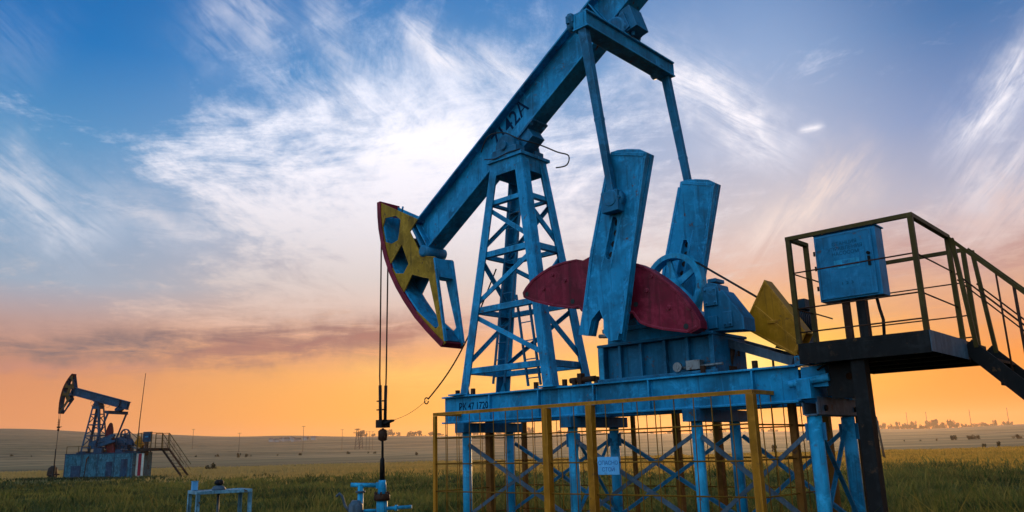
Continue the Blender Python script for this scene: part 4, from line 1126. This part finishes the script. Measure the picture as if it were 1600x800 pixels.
# where the thin overcast is thick: a broad bank left of the middle, with a ragged outline
ws = N.sep(warp.outputs['Color'])
azw = N.math('ADD', azd, N.math('MULTIPLY', N.math('SUBTRACT', veil, .5), 46.0))
elw = N.math('ADD', eld, N.math('MULTIPLY', N.math('SUBTRACT', ws[1], .5), 22.0))
bank = N.math('MULTIPLY', N.step(azw, -30, -8), N.step(azw, 22, -8))
bank = N.math('MULTIPLY', bank, N.step(elw, 35, 17))
bank2 = N.math('MULTIPLY', N.step(elw, 26, 12), N.step(eld, 6.5, 10))
cov = N.math('ADD', N.math('MULTIPLY', bank, .34), N.math('MULTIPLY', bank2, .07))
val = N.math('ADD', N.math('ADD', N.math('MULTIPLY', veil, .5), N.math('MULTIPLY', wisp, .5)), cov)
val = N.math('ADD', val, N.math('MULTIPLY', N.math('SUBTRACT', rip, .5), .42))
grain = N.noise(N.mapping(N.vmath('ADD', PL, N.vmath('MULTIPLY', N.vmath('SUBTRACT', warp.outputs['Color'], (.5, .5, .5)), (.5, .5, .5))), (1.4, .8, 1), (0, 0, 0)), 7.0, 6, .70)
val = N.math('ADD', val, N.math('MULTIPLY', N.math('SUBTRACT', grain, .5), .46))
val = N.math('SUBTRACT', val, N.math('MULTIPLY', N.step(azw, 0, 16), .07))
val = N.math('SUBTRACT', val, N.math('MULTIPLY', N.math('MULTIPLY', N.step(azd, -17, -27), N.step(eld, 19, 26)), .15))
val = N.math('SUBTRACT', val, N.math('MULTIPLY', N.step(azd, -18, -27), .05))
cl = N.math('MULTIPLY', N.step(val, .485, .90), N.step(eld, 4, 9))
ccol = N.ramp(e01, [(0, S(250, 170, 110)), (q(7), S(238, 170, 124)), (q(9.5), S(226, 200, 182)), (q(12), S(222, 214, 206)), (q(15), S(234, 232, 231)), (q(18), S(250, 250, 252)), (q(22), (1.10, 1.11, 1.12)), (q(33), S(200, 220, 246))])
col = N.mix(N.math('MULTIPLY', cl, .94), base, ccol)
AE = N.comb(azd, eld, 0)
SWARP = N.math('SUBTRACT', N.noise(AE, .28, 4, .62), .5)
STEX = {k: N.noise(rotscale(N, AE, a, (.17, 1.0, 1)), 1.0, 6, .68, .5) for k, a in (('up', -48), ('down', 33), ('flat', -1))}


def streak(col, a0, e0, a1, e1, width, amt, tint, seed, fade=.35):
    """a long wisp of cirrus between two sky directions (degrees)"""
    L = math.hypot(a1 - a0, e1 - e0); ux, uy = (a1 - a0) / L, (e1 - e0) / L
    da, de = N.math('SUBTRACT', azd, a0), N.math('SUBTRACT', eld, e0)
    s_ = N.math('DIVIDE', N.math('ADD', N.math('MULTIPLY', da, ux), N.math('MULTIPLY', de, uy)), L)
    t_ = N.math('ADD', N.math('SUBTRACT', N.math('MULTIPLY', de, ux), N.math('MULTIPLY', da, uy)), N.math('MULTIPLY', SWARP, width * 3.0))
    across = N.math('EXPONENT', N.math('MULTIPLY', N.math('POWER', N.math('ABSOLUTE', N.math('DIVIDE', t_, width)), 1.5), -1.0))
    along = N.math('MULTIPLY', N.step(s_, -.1, fade), N.step(s_, 1.1, 1 - fade))
    k = 'flat' if abs(uy) < .25 else ('up' if uy * ux > 0 else 'down')
    f = N.math('MULTIPLY', N.math('MULTIPLY', across, along), N.math('MULTIPLY', N.step(STEX[k], .22, .66), amt))
    return N.mix(f, col, (*tint, 1))


def ae(px, py):
    v = px_dir(px, py); return math.degrees(math.atan2(v.x, v.y)), math.degrees(math.atan2(v.z, math.hypot(v.x, v.y)))


def px_streak(col, p, q_, width, amt, tint, seed, fade=.35): return streak(col, *ae(*p), *ae(*q_), width, amt, tint, seed, fade)


W1 = (1.04, 1.04, 1.04); W2 = S(240, 226, 214); W3 = S(214, 222, 236)
col = px_streak(col, (1470, 260), (1680, 0), 1.1, .9, W1, 1)
col = px_streak(col, (1480, 340), (1680, 170), 1.3, .5, W1, 1)
col = px_streak(col, (980, 60), (1260, 250), 1.6, .95, W1, 1)
col = px_streak(col, (1130, 420), (1380, 225), 1.5, .85, W2, 1)
col = px_streak(col, (1245, 206), (1290, 199), .25, .9, W1, 1)
col = px_streak(col, (-100, 240), (200, 380), 2.0, .85, S(216, 224, 232), 1)
col = px_streak(col, (160, 320), (360, 370), 1.2, .7, S(226, 226, 228), 1)
col = px_streak(col, (620, 20), (740, 130), 1.1, .8, W1, 1)
col = px_streak(col, (730, 85), (850, 130), .9, .65, W1, 1)
col = px_streak(col, (500, -60), (560, 260), 1.3, .35, W1, 1)
col = px_streak(col, (340, -60), (430, 110), 2.4, .4, W1, 1)
col = px_streak(col, (-60, 0), (90, 120), 3.0, .12, W3, 1)
col = px_streak(col, (1450, 400), (1720, 250), 2.0, .8, S(230, 212, 204), 1)
# low mauve bars over the glow
col = px_streak(col, (-420, 545), (640, 522), 1.1, 1.1, S(128, 114, 116), 1, .12)
col = px_streak(col, (250, 556), (800, 500), .9, .95, S(172, 122, 112), 1, .2)
col = px_streak(col, (-100, 578), (260, 572), .5, .5, S(200, 142, 130), 1, .2)
col = px_streak(col, (1330, 400), (1800, 405), 1.7, .8, S(184, 142, 136), 1, .2)
col = px_streak(col, (1250, 470), (1750, 500), 1.2, .5, S(208, 150, 128), 1, .2)
col = px_streak(col, (540, 575), (1020, 605), 1.2, .6, S(255, 205, 105), 1, .2)
# glow around the sun behind thin cloud
sd = N.math('SUBTRACT', azd, math.degrees(SUN_AZ)); se = N.math('SUBTRACT', eld, math.degrees(SUN_EL))
g = N.math('EXPONENT', N.math('MULTIPLY', N.math('ADD', N.math('POWER', N.math('DIVIDE', sd, 9.0), 2.0), N.math('POWER', N.math('DIVIDE', se, 3.0), 2.0)), -1.0))
col = N.mix(N.math('MULTIPLY', g, .85), col, (1.0, .76, .12, 1))
g2 = N.math('EXPONENT', N.math('MULTIPLY', N.math('ADD', N.math('POWER', N.math('DIVIDE', sd, 2.6), 2.0), N.math('POWER', N.math('DIVIDE', se, 1.4), 2.0)), -1.0))
col = N.mix(N.math('MULTIPLY', g2, .6), col, (1.25, 1.0, .42, 1))
# the low glow is far brighter than the sky above it
boost = N.math('ADD', 1.0, N.math('MULTIPLY', N.step(eld, 9, 1.5), .10))
bcol = N.n('ShaderNodeVectorMath', operation='MULTIPLY'); N.put(bcol.inputs[0], col); N.put(bcol.inputs[1], N.comb(boost, N.math('MULTIPLY', boost, .97), N.math('SUBTRACT', 1.75, N.math('MULTIPLY', boost, .72))))
col = bcol.outputs[0]
# the sky opposite the sunset: paler blue dusk with added brightness aimed at the near faces
fill_lobe = N.n('ShaderNodeVectorMath', operation='DOT_PRODUCT'); N.put(fill_lobe.inputs[0], D); fill_lobe.inputs[1].default_value = (-.70, -.66, .27)
fill_lobe = N.math('ADD', .42, N.math('MULTIPLY', N.step(fill_lobe.outputs['Value'], .0, .95), 1.05))
back = N.ramp(e01, [(0, (.36, .46, .56)), (q(12), (.46, .64, .80)), (q(30), (.40, .64, .86)), (q(60), (.16, .36, .62))])
bk = N.step(d[1], .45, -.15)
bm_ = N.n('ShaderNodeVectorMath', operation='MULTIPLY'); N.put(bm_.inputs[0], N.vmath('SCALE', back)); N.put(bm_.inputs[1], N.comb(fill_lobe, fill_lobe, fill_lobe))
col = N.mix(bk, col, bm_.outputs[0])
for n_ in nt.nodes:
    if n_.type == 'VECT_MATH' and n_.operation == 'SCALE' and n_.inputs[0].links and n_.inputs[0].links[0].from_node.type == 'VALTORGB': n_.inputs[3].default_value = 1.38
col = N.mix(N.step(d[2], -.005, -.05), col, (.10, .08, .06, 1))
nt.links.new(col, bg.inputs[0]); bg.inputs[1].default_value = 1.0
w.cycles.sampling_method = 'MANUAL'; w.cycles.sample_map_resolution = 256

sun = bpy.data.lights.new('sun', 'SUN'); sun.energy = 3.8; sun.angle = R(1.2); sun.color = (1, .62, .28)
so = bpy.data.objects.new('sun', sun); COL.objects.link(so)
sdv = Vector((math.sin(SUN_AZ) * math.cos(SUN_EL), math.cos(SUN_AZ) * math.cos(SUN_EL), math.sin(SUN_EL)))
so.rotation_euler = sdv.to_track_quat('Z', 'Y').to_euler(); so.location = (0, 0, 30)

# ================================================================== camera
cam = bpy.data.cameras.new('camera'); co = bpy.data.objects.new('camera', cam); COL.objects.link(co)
cam.sensor_fit = 'HORIZONTAL'; cam.sensor_width = 36; cam.lens = FPX / 1600 * 36; cam.clip_start = .1; cam.clip_end = 20000
cp, sp, c, s = math.cos(PIT), math.sin(PIT), math.cos(ROLL), math.sin(ROLL)
fwd = Vector((0, cp, sp)); up = Vector((0, -sp, cp)); rt = Vector((1, 0, 0))
rc = rt * c - up * s; uc = rt * s + up * c
M = Matrix((rc, uc, -fwd)).transposed().to_4x4(); M.translation = (0, 0, CAMH); co.matrix_world = M
SC.camera = co
SC.view_settings.view_transform = 'Standard'; SC.view_settings.look = 'None'; SC.view_settings.exposure = 0; SC.view_settings.gamma = 1
SC.cycles.use_denoising = True; SC.cycles.max_bounces = 6; SC.cycles.volume_bounces = 1; SC.cycles.transparent_max_bounces = 6
